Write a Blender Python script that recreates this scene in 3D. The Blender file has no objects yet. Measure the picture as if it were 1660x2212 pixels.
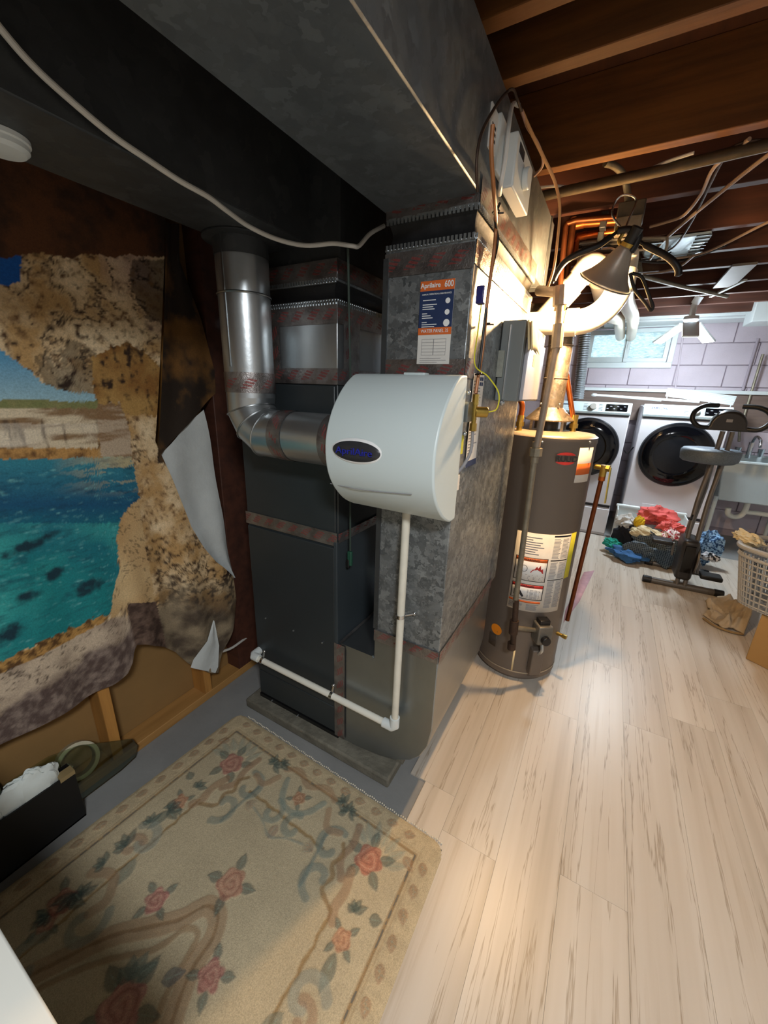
import bpy, bmesh, math, random
import numpy as np
from mathutils import Vector, Matrix
random.seed(7)
rng = np.random.default_rng(7)
PI = math.pi
SC = bpy.context.scene
COL = SC.collection

# ------------------------------------------------------------------ camera
W, H, FPX = 1660, 2212, 838.0
CX, CY = W/2, H/2
CAM = np.array([0.0, 0.0, 1.45])
_n = np.array([740-CX, 3750-CY, FPX]); _n /= np.linalg.norm(_n)
_y = -((1330-CX)*_n[0] + FPX*_n[2]) / _n[1]
_ey = np.array([1330-CX, _y, FPX]); _ey /= np.linalg.norm(_ey)
_ex = np.cross(_ey, -_n)
ROT = np.stack([_ex, _ey, -_n])            # world = ROT @ (right, down, forward)
cam_d = bpy.data.cameras.new('camera'); cam = bpy.data.objects.new('camera', cam_d); COL.objects.link(cam)
cam_d.sensor_fit = 'HORIZONTAL'; cam_d.sensor_width = 36.0; cam_d.lens = 36.0*FPX/W
cam_d.clip_start = 0.02; cam_d.clip_end = 60
_m = Matrix(((ROT[0][0], -ROT[0][1], -ROT[0][2], CAM[0]), (ROT[1][0], -ROT[1][1], -ROT[1][2], CAM[1]),
             (ROT[2][0], -ROT[2][1], -ROT[2][2], CAM[2]), (0, 0, 0, 1)))
cam.matrix_world = _m
SC.camera = cam
def ray(px, py): return ROT @ np.array([px-CX, py-CY, FPX])
def PY(px, py, y): d = ray(px, py); return Vector(CAM + d*((y-CAM[1])/d[1]))
def PX(px, py, x): d = ray(px, py); return Vector(CAM + d*((x-CAM[0])/d[0]))
def PZ(px, py, z): d = ray(px, py); return Vector(CAM + d*((z-CAM[2])/d[2]))
def PCYL(px, py, c, r):                      # where a view ray meets an upright cylinder
    d = ray(px, py); a = d[0]**2+d[1]**2; b = -2*(d[0]*c[0]+d[1]*c[1]); k = c[0]**2+c[1]**2-r*r
    t = (-b-math.sqrt(max(b*b-4*a*k, 0)))/(2*a); return Vector(CAM+d*t)

# ------------------------------------------------------------------ view and world
SC.view_settings.view_transform = 'Standard'; SC.view_settings.look = 'None'
SC.view_settings.gamma = 1.0; SC.view_settings.use_curve_mapping = False
SC.view_settings.exposure = 0.38
wd = bpy.data.worlds.new('daylight'); SC.world = wd; wd.use_nodes = True
bg = wd.node_tree.nodes['Background']; bg.inputs[0].default_value = (0.75, 0.9, 1.0, 1); bg.inputs[1].default_value = 2.6

# ------------------------------------------------------------------ helpers
def hx(s):
    s = s.lstrip('#'); out = []
    for i in (0, 2, 4):
        c = int(s[i:i+2], 16)/255; out.append(c/12.92 if c <= .04045 else ((c+.055)/1.055)**2.4)
    return tuple(out)+(1,)
MATS = {}
def newmat(name):
    m = bpy.data.materials.new(name); m.use_nodes = True; nt = m.node_tree
    b = nt.nodes['Principled BSDF']; MATS[name] = m
    return m, nt, b
def lk(nt, a, b): nt.links.new(a, b)
def nd(nt, t, **kw):
    n = nt.nodes.new(t)
    for k, v in kw.items(): setattr(n, k, v)
    return n
def coords(nt, kind='Object', scale=(1, 1, 1)):
    tc = nd(nt, 'ShaderNodeTexCoord'); mp = nd(nt, 'ShaderNodeMapping'); mp.inputs['Scale'].default_value = scale
    lk(nt, tc.outputs[kind], mp.inputs[0]); return mp.outputs[0]
def noise(nt, vec, scale, detail=4, rough=.6):
    n = nd(nt, 'ShaderNodeTexNoise'); n.inputs['Scale'].default_value = scale; n.inputs['Detail'].default_value = detail
    n.inputs['Roughness'].default_value = rough; lk(nt, vec, n.inputs['Vector']); return n.outputs['Fac']
def ramp(nt, fac, stops):
    r = nd(nt, 'ShaderNodeValToRGB'); e = r.color_ramp.elements
    while len(e) < len(stops): e.new(0.5)
    for i, (p, c) in enumerate(stops): e[i].position = p; e[i].color = c if len(c) == 4 else tuple(c)+(1,)
    lk(nt, fac, r.inputs[0]); return r.outputs[0]
def mixc(nt, fac, a, b, mode='MIX'):
    m = nd(nt, 'ShaderNodeMix'); m.data_type = 'RGBA'; m.blend_type = mode
    for idx, v in ((0, fac), (6, a), (7, b)):
        if isinstance(v, (int, float)): m.inputs[idx].default_value = v
        elif isinstance(v, tuple): m.inputs[idx].default_value = v
        else: lk(nt, v, m.inputs[idx])
    return m.outputs[2]
def mth(nt, op, a, b=None, c=None):
    m = nd(nt, 'ShaderNodeMath', operation=op)
    for i, v in enumerate((a, b, c)):
        if v is None: continue
        if isinstance(v, (int, float)): m.inputs[i].default_value = v
        else: lk(nt, v, m.inputs[i])
    return m.outputs[0]
def bump(nt, b, h, strength=.3, dist=.01):
    n = nd(nt, 'ShaderNodeBump'); n.inputs['Strength'].default_value = strength; n.inputs['Distance'].default_value = dist
    lk(nt, h, n.inputs['Height']); lk(nt, n.outputs[0], b.inputs['Normal'])
def mat(name, col, rough=.5, metal=0.0, var=0.12, vs=6.0, bmp=0.0, bs=40.0, coat=0.0, stretch=(1, 1, 1), emit=None, trans=0.0, alpha=1.0, col2=None):
    if name in MATS: return MATS[name]
    m, nt, b = newmat(name); c = hx(col) if isinstance(col, str) else col
    v = coords(nt, 'Object', stretch); f = noise(nt, v, vs)
    lo = hx(col2) if col2 else tuple(x*(1-var) for x in c[:3])+(1,); hi = tuple(min(1, x*(1+var)) for x in c[:3])+(1,)
    lk(nt, ramp(nt, f, [(.3, lo), (.7, hi)]), b.inputs['Base Color'])
    b.inputs['Roughness'].default_value = rough; b.inputs['Metallic'].default_value = metal
    if coat: b.inputs['Coat Weight'].default_value = coat
    if trans: b.inputs['Transmission Weight'].default_value = trans
    if alpha < 1: b.inputs['Alpha'].default_value = alpha
    if bmp: bump(nt, b, noise(nt, v, bs, 5), bmp)
    if emit: b.inputs['Emission Color'].default_value = hx(emit[0]); b.inputs['Emission Strength'].default_value = emit[1]
    return m
def wood(name, light, dark, axis=0, rough=.65, bs=.25):
    m, nt, b = newmat(name); s = [14, 14, 14]; s[axis] = 1.1
    v = coords(nt, 'Object', tuple(s)); f = noise(nt, v, 1.6, 6, .65)
    f2 = noise(nt, coords(nt, 'Object'), 1.7, 3)
    c = ramp(nt, f, [(.3, hx(dark)), (.62, hx(light))]); c = mixc(nt, .35, c, ramp(nt, f2, [(.3, hx(dark)), (.7, hx(light))]))
    lk(nt, c, b.inputs['Base Color']); b.inputs['Roughness'].default_value = rough; bump(nt, b, f, bs, .004); return m
def galv(name, base='#8e9498', dark='#5d6366', scale=42, r0=.30, r1=.55, metal=.68, bstr=.22):
    m, nt, b = newmat(name); v = coords(nt, 'Object'); hi = tuple(min(1, x*(1.35 if bstr > .1 else 1.28)) for x in hx(base)[:3])+(1,)
    vo = nd(nt, 'ShaderNodeTexVoronoi'); vo.inputs['Scale'].default_value = scale; vo.inputs['Randomness'].default_value = 1
    wv = nd(nt, 'ShaderNodeVectorMath', operation='ADD'); nn = nd(nt, 'ShaderNodeTexNoise'); nn.inputs['Scale'].default_value = scale*1.3
    sc = nd(nt, 'ShaderNodeVectorMath', operation='SCALE'); sc.inputs['Scale'].default_value = .05
    lk(nt, v, nn.inputs['Vector']); lk(nt, nn.outputs['Color'], sc.inputs[0]); lk(nt, v, wv.inputs[0]); lk(nt, sc.outputs[0], wv.inputs[1]); lk(nt, wv.outputs[0], vo.inputs['Vector'])
    sep = nd(nt, 'ShaderNodeSeparateColor'); lk(nt, vo.outputs['Color'], sep.inputs[0])
    big = noise(nt, v, 3.0, 4)
    c = ramp(nt, sep.outputs[0], [(.0, hx(dark)), (.75, hx(base)), (1, hi)]); c = mixc(nt, .4, c, ramp(nt, big, [(.3, hx(dark)), (.75, hx(base))]))
    lk(nt, c, b.inputs['Base Color']); b.inputs['Metallic'].default_value = metal
    mr = nd(nt, 'ShaderNodeMapRange'); mr.inputs[3].default_value = r0; mr.inputs[4].default_value = r1; lk(nt, sep.outputs[1], mr.inputs[0]); lk(nt, mr.outputs[0], b.inputs['Roughness'])
    hgt = mth(nt, 'ADD', sep.outputs[2], mth(nt, 'MULTIPLY', noise(nt, v, 60, 4), .6)); bump(nt, b, hgt, bstr, .004); return m

# mesh collector -----------------------------------------------------
def root_of(o):
    while o.parent: o = o.parent
    return o
def thing(name, label, cat, loc=(0, 0, 0), group=None, rotz=0):
    o = bpy.data.objects.new(name, None); COL.objects.link(o); o.location = loc; o.rotation_euler = (0, 0, rotz)
    o.empty_display_size = .05; o['label'] = label; o['category'] = cat
    if group: o['group'] = group
    return o
def tag(o, label, cat, group=None):
    o['label'] = label; o['category'] = cat
    if group: o['group'] = group
    return o
def frame_of(d):
    d = Vector(d).normalized(); a = Vector((0, 0, 1)) if abs(d.z) < .9 else Vector((1, 0, 0))
    u = d.cross(a).normalized(); return u, d.cross(u).normalized(), d
def smooth_path(pts, n=6):
    pts = [Vector(p) for p in pts]
    if len(pts) < 3: return pts
    P = [pts[0]*2-pts[1]]+pts+[pts[-1]*2-pts[-2]]; out = []
    for i in range(1, len(P)-2):
        for k in range(n):
            t = k/n; a, b, c, d = P[i-1], P[i], P[i+1], P[i+2]
            out.append(.5*((2*b)+(c-a)*t+(2*a-5*b+4*c-d)*t*t+(3*b-a-3*c+d)*t**3))
    out.append(pts[-1]); return out
class MB:
    def __init__(s): s.v = []; s.f = []; s.uv = {}
    def add(s, vs, fs, uvs=None):
        k = len(s.v); s.v += [Vector(v) for v in vs]
        for i, f in enumerate(fs):
            if uvs: s.uv[len(s.f)] = uvs[i]
            s.f.append([k+j for j in f])
        return s
    def box(s, a, b):
        a, b = Vector(a), Vector(b); x0, y0, z0 = (min(a[i], b[i]) for i in range(3)); x1, y1, z1 = (max(a[i], b[i]) for i in range(3))
        return s.add([(x0,y0,z0),(x1,y0,z0),(x1,y1,z0),(x0,y1,z0),(x0,y0,z1),(x1,y0,z1),(x1,y1,z1),(x0,y1,z1)],
                     [(3,2,1,0),(4,5,6,7),(0,1,5,4),(1,2,6,5),(2,3,7,6),(3,0,4,7)])
    def obox(s, c, ax, half):                       # ax: three unit vectors
        c = Vector(c); A = [Vector(a) for a in ax]; vs = []
        for sz in (-1, 1):
            for sx, sy in ((-1,-1),(1,-1),(1,1),(-1,1)): vs.append(c+A[0]*half[0]*sx+A[1]*half[1]*sy+A[2]*half[2]*sz)
        return s.add(vs, [(3,2,1,0),(4,5,6,7),(0,1,5,4),(1,2,6,5),(2,3,7,6),(3,0,4,7)])
    def beam(s, p0, p1, w, h, up=(0, 0, 1)):
        p0, p1 = Vector(p0), Vector(p1); d = (p1-p0).normalized(); x = d.cross(Vector(up)).normalized(); y = x.cross(d)
        return s.obox((p0+p1)/2, (x, y, d), (w/2, h/2, (p1-p0).length/2))
    def cyl(s, p0, p1, r0, r1=None, n=20, cap=True):
        r1 = r0 if r1 is None else r1; p0, p1 = Vector(p0), Vector(p1); u, w, d = frame_of(p1-p0); vs = []
        for p, r in ((p0, r0), (p1, r1)):
            for i in range(n): a = 2*PI*i/n; vs.append(p+u*math.cos(a)*r+w*math.sin(a)*r)
        fs = [(i, (i+1) % n, n+(i+1) % n, n+i) for i in range(n)]
        if cap: fs += [tuple(range(n-1, -1, -1)), tuple(range(n, 2*n))]
        return s.add(vs, fs)
    def tube(s, pts, r, n=10, smooth=0, cap=True):
        pts = smooth_path(pts, smooth) if smooth else [Vector(p) for p in pts]
        m = len(pts); R = r if callable(r) else (lambda t: r); vs = []; fs = []
        d0 = (pts[1]-pts[0]).normalized(); u, w, _ = frame_of(d0)
        for i, p in enumerate(pts):
            t = (pts[min(i+1, m-1)]-pts[max(i-1, 0)])
            if t.length < 1e-9: t = d0
            t.normalize(); u = (u-t*u.dot(t)); u = u.normalized() if u.length > 1e-6 else frame_of(t)[0]; w = t.cross(u)
            rr = R(i/(m-1))
            for k in range(n): a = 2*PI*k/n; vs.append(p+u*math.cos(a)*rr+w*math.sin(a)*rr)
        for i in range(m-1):
            for k in range(n): fs.append((i*n+k, i*n+(k+1) % n, (i+1)*n+(k+1) % n, (i+1)*n+k))
        if cap: fs += [tuple(range(n-1, -1, -1)), tuple(range((m-1)*n, m*n))]
        return s.add(vs, fs)
    def lathe(s, prof, c=(0, 0, 0), axis=(0, 0, 1), n=32, cap=True):
        c = Vector(c); u, w, d = frame_of(axis); vs = []; m = len(prof)
        for r, z in prof:
            for i in range(n): a = 2*PI*i/n; vs.append(c+d*z+u*math.cos(a)*r+w*math.sin(a)*r)
        fs = [(j*n+i, j*n+(i+1) % n, (j+1)*n+(i+1) % n, (j+1)*n+i) for j in range(m-1) for i in range(n)]
        if cap: fs += [tuple(range(n-1, -1, -1)), tuple(range((m-1)*n, m*n))]
        return s.add(vs, fs)
    def prism(s, poly, ext):                        # poly: 3-D points in a plane, ext: extrusion vector
        poly = [Vector(p) for p in poly]; e = Vector(ext); n = len(poly)
        return s.add(poly+[p+e for p in poly], [tuple(range(n-1, -1, -1)), tuple(range(n, 2*n))]+[(i, (i+1) % n, n+(i+1) % n, n+i) for i in range(n)])
    def grid(s, nu, nv, fn, uv=None, close=False):
        vs = [fn(i/(nu-1), j/(nv-1)) for j in range(nv) for i in range(nu)]; fs = []; us = []
        for j in range(nv-1):
            for i in range(nu-1):
                fs.append((j*nu+i, j*nu+i+1, (j+1)*nu+i+1, (j+1)*nu+i))
                if uv: us.append([uv(a/(nu-1), b/(nv-1)) for a, b in ((i,j),(i+1,j),(i+1,j+1),(i,j+1))])
        return s.add(vs, fs, us if uv else None)
    def ball(s, c, r, nu=16, nv=10, fn=None):
        c = Vector(c); r = Vector((r, r, r)) if isinstance(r, (int, float)) else Vector(r); vs = []; fs = []
        for j in range(nv+1):
            for i in range(nu):
                a = 2*PI*i/nu; b = PI*j/nv-PI/2; p = Vector((math.cos(a)*math.cos(b), math.sin(a)*math.cos(b), math.sin(b)))
                if fn: p = p*fn(p)
                vs.append(c+Vector((p.x*r.x, p.y*r.y, p.z*r.z)))
        for j in range(nv):
            for i in range(nu): fs.append((j*nu+i, j*nu+(i+1) % nu, (j+1)*nu+(i+1) % nu, (j+1)*nu+i))
        return s.add(vs, fs)
    def build(s, name, material, parent=None, bevel=0, seg=2, angle=35, world=True, smooth=True, solid=0, doubles=False):
        me = bpy.data.meshes.new(name); V = s.v
        if parent is not None and world: off = root_of(parent).location.copy()
        elif parent is None:
            xs = [v.x for v in V]; ys = [v.y for v in V]; zs = [v.z for v in V]
            off = Vector(((min(xs)+max(xs))/2, (min(ys)+max(ys))/2, min(zs)))
        else: off = Vector((0, 0, 0))
        me.from_pydata([tuple(v-off) for v in V], [], s.f)
        if s.uv:
            ul = me.uv_layers.new(name='UVMap')
            for p in me.polygons:
                if p.index in s.uv:
                    for li, q in zip(p.loop_indices, s.uv[p.index]): ul.data[li].uv = q
        me.validate(); me.update()
        bm = bmesh.new(); bm.from_mesh(me)
        if doubles: bmesh.ops.remove_doubles(bm, verts=bm.verts, dist=1e-5)
        bmesh.ops.recalc_face_normals(bm, faces=bm.faces); bm.to_mesh(me); bm.free()
        if smooth:
            me.shade_smooth(); me.set_sharp_from_angle(angle=math.radians(angle))
        m = MATS[material] if isinstance(material, str) else material; me.materials.append(m)
        o = bpy.data.objects.new(name, me); COL.objects.link(o)
        if parent is not None: o.parent = parent
        else: o.location = off
        if bevel:
            b = o.modifiers.new('bevel', 'BEVEL'); b.width = bevel; b.segments = seg; b.limit_method = 'ANGLE'; b.angle_limit = math.radians(40)
        if solid:
            k = o.modifiers.new('solid', 'SOLIDIFY'); k.thickness = solid; k.offset = 0
        return o
def text(name, body, size, material, parent, origin, right, up, extrude=.0004, align='CENTER', bold=0.0, sx=1.0, lift=.0008):
    cu = bpy.data.curves.new(name, 'FONT'); cu.body = body; cu.size = size; cu.align_x = align; cu.align_y = 'CENTER'; cu.extrude = extrude; cu.offset = bold; cu.resolution_u = 3
    tmp = bpy.data.objects.new(name, cu); COL.objects.link(tmp); bpy.context.view_layer.update()
    me = bpy.data.meshes.new_from_object(tmp.evaluated_get(bpy.context.evaluated_depsgraph_get())); bpy.data.objects.remove(tmp); bpy.data.curves.remove(cu)
    r, u = Vector(right).normalized(), Vector(up).normalized(); n = r.cross(u); o3 = Vector(origin)+n*lift
    off = root_of(parent).location
    M4 = Matrix(((r.x*sx, u.x, n.x, o3.x-off.x), (r.y*sx, u.y, n.y, o3.y-off.y), (r.z*sx, u.z, n.z, o3.z-off.z), (0, 0, 0, 1)))
    me.transform(M4); me.materials.clear(); me.materials.append(MATS[material] if isinstance(material, str) else material)
    o = bpy.data.objects.new(name, me); COL.objects.link(o); o.parent = parent; return o
def copy_tree(o, parent=None):
    c = o.copy(); COL.objects.link(c); c.parent = parent
    for ch in list(o.children): copy_tree(ch, c)
    return c
def fbm(x, y, seed=0, octaves=4, gain=.55):          # cheap value noise for painting prints
    x = np.asarray(x, float); y = np.asarray(y, float); out = np.zeros(np.broadcast(x, y).shape); amp = 1; tot = 0
    for o in range(octaves):
        def h(i, j):
            v = np.sin(i*127.1+j*311.7+(seed+o)*74.7)*43758.5453; return v-np.floor(v)
        xi = np.floor(x); yi = np.floor(y); fx = x-xi; fy = y-yi; fx = fx*fx*(3-2*fx); fy = fy*fy*(3-2*fy)
        out += amp*((h(xi, yi)*(1-fx)+h(xi+1, yi)*fx)*(1-fy)+(h(xi, yi+1)*(1-fx)+h(xi+1, yi+1)*fx)*fy)
        tot += amp; amp *= gain; x = x*2.03+11.3; y = y*2.03+7.7
    return out/tot
def inpoly(x, y, poly):
    x = np.asarray(x); y = np.asarray(y); r = np.zeros(x.shape, bool); n = len(poly)
    for i in range(n):
        (x1, y1), (x2, y2) = poly[i], poly[(i+1) % n]
        if y1 == y2: continue
        c = ((y1 > y) != (y2 > y)) & (x < (x2-x1)*(y-y1)/(y2-y1)+x1); r ^= c
    return r
def project(P):                                       # world points (n,3) -> photo pixels
    c = (np.asarray(P, float)-CAM) @ ROT; return CX+FPX*c[:, 0]/c[:, 2], CY+FPX*c[:, 1]/c[:, 2]

# ------------------------------------------------------------------ materials
galv('galvanised', '#9a9fa1', '#5b6063', scale=58, metal=.6)
galv('galvanised_dull', '#56595b', '#4e5153', scale=30, r0=.44, r1=.54, metal=.7, bstr=.06)
galv('galvanised_return', '#737a7e', '#646a6e', scale=40, r0=.42, r1=.52, metal=.62, bstr=.08)
galv('galvanised_warm', '#938a7d', '#6b6256', scale=46, r0=.35, r1=.6, metal=.75)
mat('sheet_steel', '#a3a8aa', .33, .95, .10, 3.0, .04, 60)
mat('bright_steel', '#c2c8cb', .33, .92, .08, 4.0, .05, 30)
mat('furnace_paint', '#31373a', .42, .15, .10, 2.5, .03, 200)
mat('furnace_side', '#3a4247', .42, .15, .10, 2.5, .03, 200)
mat('black_cloth', '#121214', .6, 0, .2, 8, .3, 14)
mat('black_rubber', '#0f0f10', .5, 0, .2, 20)
mat('black_plastic', '#151517', .35, 0, .2, 20)
mat('white_plastic', '#d9e0e0', .38, 0, .02, 2)
mat('humidifier_white', '#cfdcdd', .4, 0, .015, 2)
mat('pvc', '#e8e6da', .35, 0, .04, 9)
mat('pvc_used', '#d9d6c8', .4, 0, .09, 14)
mat('copper', '#b5622f', .32, .9, .2, 18)
mat('copper_dark', '#6d3c22', .4, .85, .25, 18)
mat('brass', '#b89a4d', .3, .9, .15, 25)
mat('iron_pipe', '#4a3a30', .55, .6, .25, 25, .2, 60)
mat('grey_pipe', '#8b8474', .5, .6, .2, 25, .15, 60)
mat('chrome', '#c9cccf', .16, 1, .05, 10)
mat('paper', '#dedcd6', .75, 0, .04, 30)
mat('paper_aged', '#d9c79b', .8, 0, .08, 12)
mat('print_black', '#24242a', .6, 0, .1, 30)
mat('print_grey', '#8d8d92', .7, 0, .1, 30)
mat('print_navy', '#22345c', .55, 0, .06, 30)
mat('print_orange', '#d96a2c', .55, 0, .06, 30)
mat('print_red', '#c1302c', .55, 0, .06, 30)
mat('print_yellow', '#d4cf35', .55, 0, .06, 30)
mat('print_white', '#eef0f0', .6, 0, .03, 30)
mat('concrete_floor', '#858685', .75, 0, .14, 3.0, .12, 90)
mat('concrete_pad', '#6a675c', .9, 0, .3, 14, .5, 60)
mat('hardboard', '#8a6a3e', .8, 0, .12, 2.5, .1, 120)
mat('wall_paint', '#c9c6c2', .8, 0, .04, 3)
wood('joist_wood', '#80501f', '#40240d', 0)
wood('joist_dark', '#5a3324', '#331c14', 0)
wood('subfloor', '#5c3318', '#331b0d', 1)
wood('stud_wood', '#c08a45', '#8e5f2b', 2)
wood('plate_wood', '#b3864c', '#87602f', 1)
def tape_mat():
    m, nt, b = newmat('foil_tape'); tc = nd(nt, 'ShaderNodeTexCoord'); sp = nd(nt, 'ShaderNodeSeparateXYZ'); lk(nt, tc.outputs['UV'], sp.inputs[0])
    u, v = sp.outputs[0], sp.outputs[1]
    sl = mth(nt, 'SUBTRACT', u, mth(nt, 'MULTIPLY', v, .9)); t = mth(nt, 'FRACT', mth(nt, 'DIVIDE', sl, .062))
    on = mth(nt, 'MULTIPLY', mth(nt, 'LESS_THAN', t, .5), mth(nt, 'MULTIPLY', mth(nt, 'GREATER_THAN', v, .013), mth(nt, 'LESS_THAN', v, .042)))
    q = mth(nt, 'FRACT', mth(nt, 'DIVIDE', mth(nt, 'ADD', v, mth(nt, 'MULTIPLY', u, .22)), .0098)); on = mth(nt, 'MULTIPLY', on, mth(nt, 'GREATER_THAN', q, .38))
    ob = coords(nt, 'Object'); nz = noise(nt, ob, 55, 3); on = mth(nt, 'MULTIPLY', on, mth(nt, 'GREATER_THAN', nz, .38))
    c = ramp(nt, noise(nt, ob, 18, 4), [(.3, hx('#77706f')), (.7, hx('#aaa6a4'))]); c = mixc(nt, mth(nt, 'MULTIPLY', on, .8), c, hx('#7c2420'))
    lk(nt, c, b.inputs['Base Color']); b.inputs['Roughness'].default_value = .3
    lk(nt, mth(nt, 'SUBTRACT', .85, mth(nt, 'MULTIPLY', on, .6)), b.inputs['Metallic'])
    bump(nt, b, noise(nt, ob, 70, 5, .7), .55, .004)
tape_mat()
def plank_mat():
    m, nt, b = newmat('laminate'); v = coords(nt, 'Object'); oi = nd(nt, 'ShaderNodeObjectInfo')
    ad = nd(nt, 'ShaderNodeVectorMath', operation='ADD'); cm = nd(nt, 'ShaderNodeCombineXYZ'); lk(nt, mth(nt, 'MULTIPLY', oi.outputs['Random'], 37.0), cm.inputs[1]); lk(nt, mth(nt, 'MULTIPLY', oi.outputs['Random'], 11.0), cm.inputs[0])
    lk(nt, v, ad.inputs[0]); lk(nt, cm.outputs[0], ad.inputs[1])
    mp = nd(nt, 'ShaderNodeMapping'); mp.inputs['Scale'].default_value = (11.5, .42, 1); lk(nt, ad.outputs[0], mp.inputs[0])
    n1 = noise(nt, mp.outputs[0], 1.0, 6, .6); mp2 = nd(nt, 'ShaderNodeMapping'); mp2.inputs['Scale'].default_value = (15, .45, 1); lk(nt, ad.outputs[0], mp2.inputs[0])
    n2 = noise(nt, mp2.outputs[0], 1.0, 3, .5)
    base = ramp(nt, n2, [(.25, hx('#aca192')), (.48, hx('#c1b8ac')), (.8, hx('#cdc7be'))])
    vein = ramp(nt, mth(nt, 'ABSOLUTE', mth(nt, 'SUBTRACT', n1, .5)), [(.0, (.65, .65, .65, 1)), (.011, (.0, .0, .0, 1))])
    c = mixc(nt, vein, base, hx('#85735c'))
    dark = ramp(nt, n1, [(.60, (0, 0, 0, 1)), (.72, (.75, .75, .75, 1))]); c = mixc(nt, dark, c, hx('#a18f78'))
    rv = nd(nt, 'ShaderNodeMapRange'); rv.inputs[3].default_value = .92; rv.inputs[4].default_value = 1.04; lk(nt, oi.outputs['Random'], rv.inputs[0])
    hsv = nd(nt, 'ShaderNodeHueSaturation'); lk(nt, rv.outputs[0], hsv.inputs['Value']); lk(nt, c, hsv.inputs['Color'])
    lk(nt, hsv.outputs[0], b.inputs['Base Color']); b.inputs['Roughness'].default_value = .36; bump(nt, b, n1, .05, .002)
plank_mat()
def attr_mat(name, rough, bmp, bs, fine=(.8, 1.15), fs=220):
    m, nt, b = newmat(name); a = nd(nt, 'ShaderNodeVertexColor', layer_name='Col'); f = noise(nt, coords(nt, 'Object'), fs, 4)
    r = ramp(nt, f, [(.3, (fine[0],)*3+(1,)), (.7, (fine[1],)*3+(1,))]); c = mixc(nt, 1.0, a.outputs[0], r, 'MULTIPLY')
    lk(nt, c, b.inputs['Base Color']); b.inputs['Roughness'].default_value = rough; bump(nt, b, noise(nt, coords(nt, 'Object'), bs, 4), bmp, .003)
attr_mat('tapestry_print', .85, .15, 300)
attr_mat('rug_pile', .95, .6, 260, (.72, 1.2), 420)
mat('tapestry_back', '#c3c9c9', .9, 0, .08, 9, .3, 30)
mat('block_paint', '#c6bac3', .7, 0, .06, 4, .25, 110)
mat('mortar_paint', '#a89ca6', .85, 0, .06, 8)
mat('trim_white', '#d5dcdc', .5, 0, .04, 6)

# ------------------------------------------------------------------ the setting
def struct(o): o['kind'] = 'structure'; return o
XW, YB, YR_, XRW = -1.53, 5.5, -2.6, 2.3
floor = struct(MB().box((XW-.1, YR_-.1, -.12), (XRW+.1, YB+.2, 0)).build('floor', 'concrete_floor', smooth=False))
pw = .185; k = 0; shared = {}
for ci in range(-2, 14):
    x0 = -.07+pw*ci; x1 = x0+pw; xa = max(x0, -.49)
    if xa > XRW: break
    y = YR_+.02-random.random()*.9
    while y < 4.62:
        y0 = max(y, YR_+.02); y1 = min(y+1.22, 4.62); y += 1.22
        if y1-y0 < .03: continue
        segs = [(xa, y0, y1)] if xa > -.36 else ([(max(xa, -.375) if x1 > -.375 else None, y0, min(y1, 1.075))] if y0 < 1.075 else [])+([(xa, max(y0, 1.075), y1)] if y1 > 1.075 else [])
        for (xs, ya, yb) in segs:
            if xs is None or yb-ya < .02: continue
            key = (round(x1-xs, 4), round(yb-ya, 4)); xe = min(x1, XRW)
            if key not in shared:
                w, l = xe-xs, yb-ya
                me_o = MB().box((.0003, .0003, 0), (w-.0003, l-.0003, .007)).build('plank', 'laminate', floor, world=False, smooth=False)
                shared[key] = me_o.data
            else:
                me_o = bpy.data.objects.new('plank', shared[key]); COL.objects.link(me_o); me_o.parent = floor
            me_o.location = Vector((xs, ya, 0))-floor.location
# ceiling: subfloor and joists
ceiling = struct(MB().box((XW-.1, YR_-.1, 2.43), (XRW+.1, YB+.2, 2.5)).build('ceiling', 'subfloor', smooth=False))
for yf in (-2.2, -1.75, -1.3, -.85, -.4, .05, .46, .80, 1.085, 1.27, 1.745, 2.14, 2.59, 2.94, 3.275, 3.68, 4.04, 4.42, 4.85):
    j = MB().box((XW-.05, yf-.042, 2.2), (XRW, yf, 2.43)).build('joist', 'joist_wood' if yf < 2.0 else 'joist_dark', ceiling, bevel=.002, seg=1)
# left wall: hardboard behind studs
wl = struct(MB().box((XW-.1, YR_-.1, -.0), (XW, YB+.1, 2.43)).build('wall_left', 'hardboard', smooth=False))
MB().box((XW, YR_, 0), (-1.44, YB, .04)).build('sole_plate', 'plate_wood', wl, bevel=.002, seg=1)
MB().box((XW, YR_, 2.14), (-1.44, YB, 2.2)).build('top_plate', 'plate_wood', wl, bevel=.002, seg=1)
ys0 = PX(235, 1540, -1.44).y
for i in range(-7, 12):
    yy = ys0+i*.406
    if YR_+.05 < yy < YB-.05: MB().box((XW+.001, yy-.019, .04), (-1.44, yy+.019, 2.14)).build('stud', 'stud_wood', wl, bevel=.002, seg=1)
MB().box((XW, 1.10, .04), (-1.442, 1.235, 2.14)).build('corner_post', 'joist_dark', wl, bevel=.003, seg=1)
MB().box((XW, .93, .79), (-1.445, 1.098, .83)).build('blocking', 'stud_wood', wl, bevel=.002, seg=1)
# right and rear walls (out of view)
struct(MB().box((XRW, YR_-.1, 0), (XRW+.1, YB+.2, 2.43)).build('wall_right', 'wall_paint', smooth=False))
struct(MB().box((XW, YR_-.1, 0), (XRW, YR_, 2.43)).build('wall_rear', 'wall_paint', smooth=False))
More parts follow.
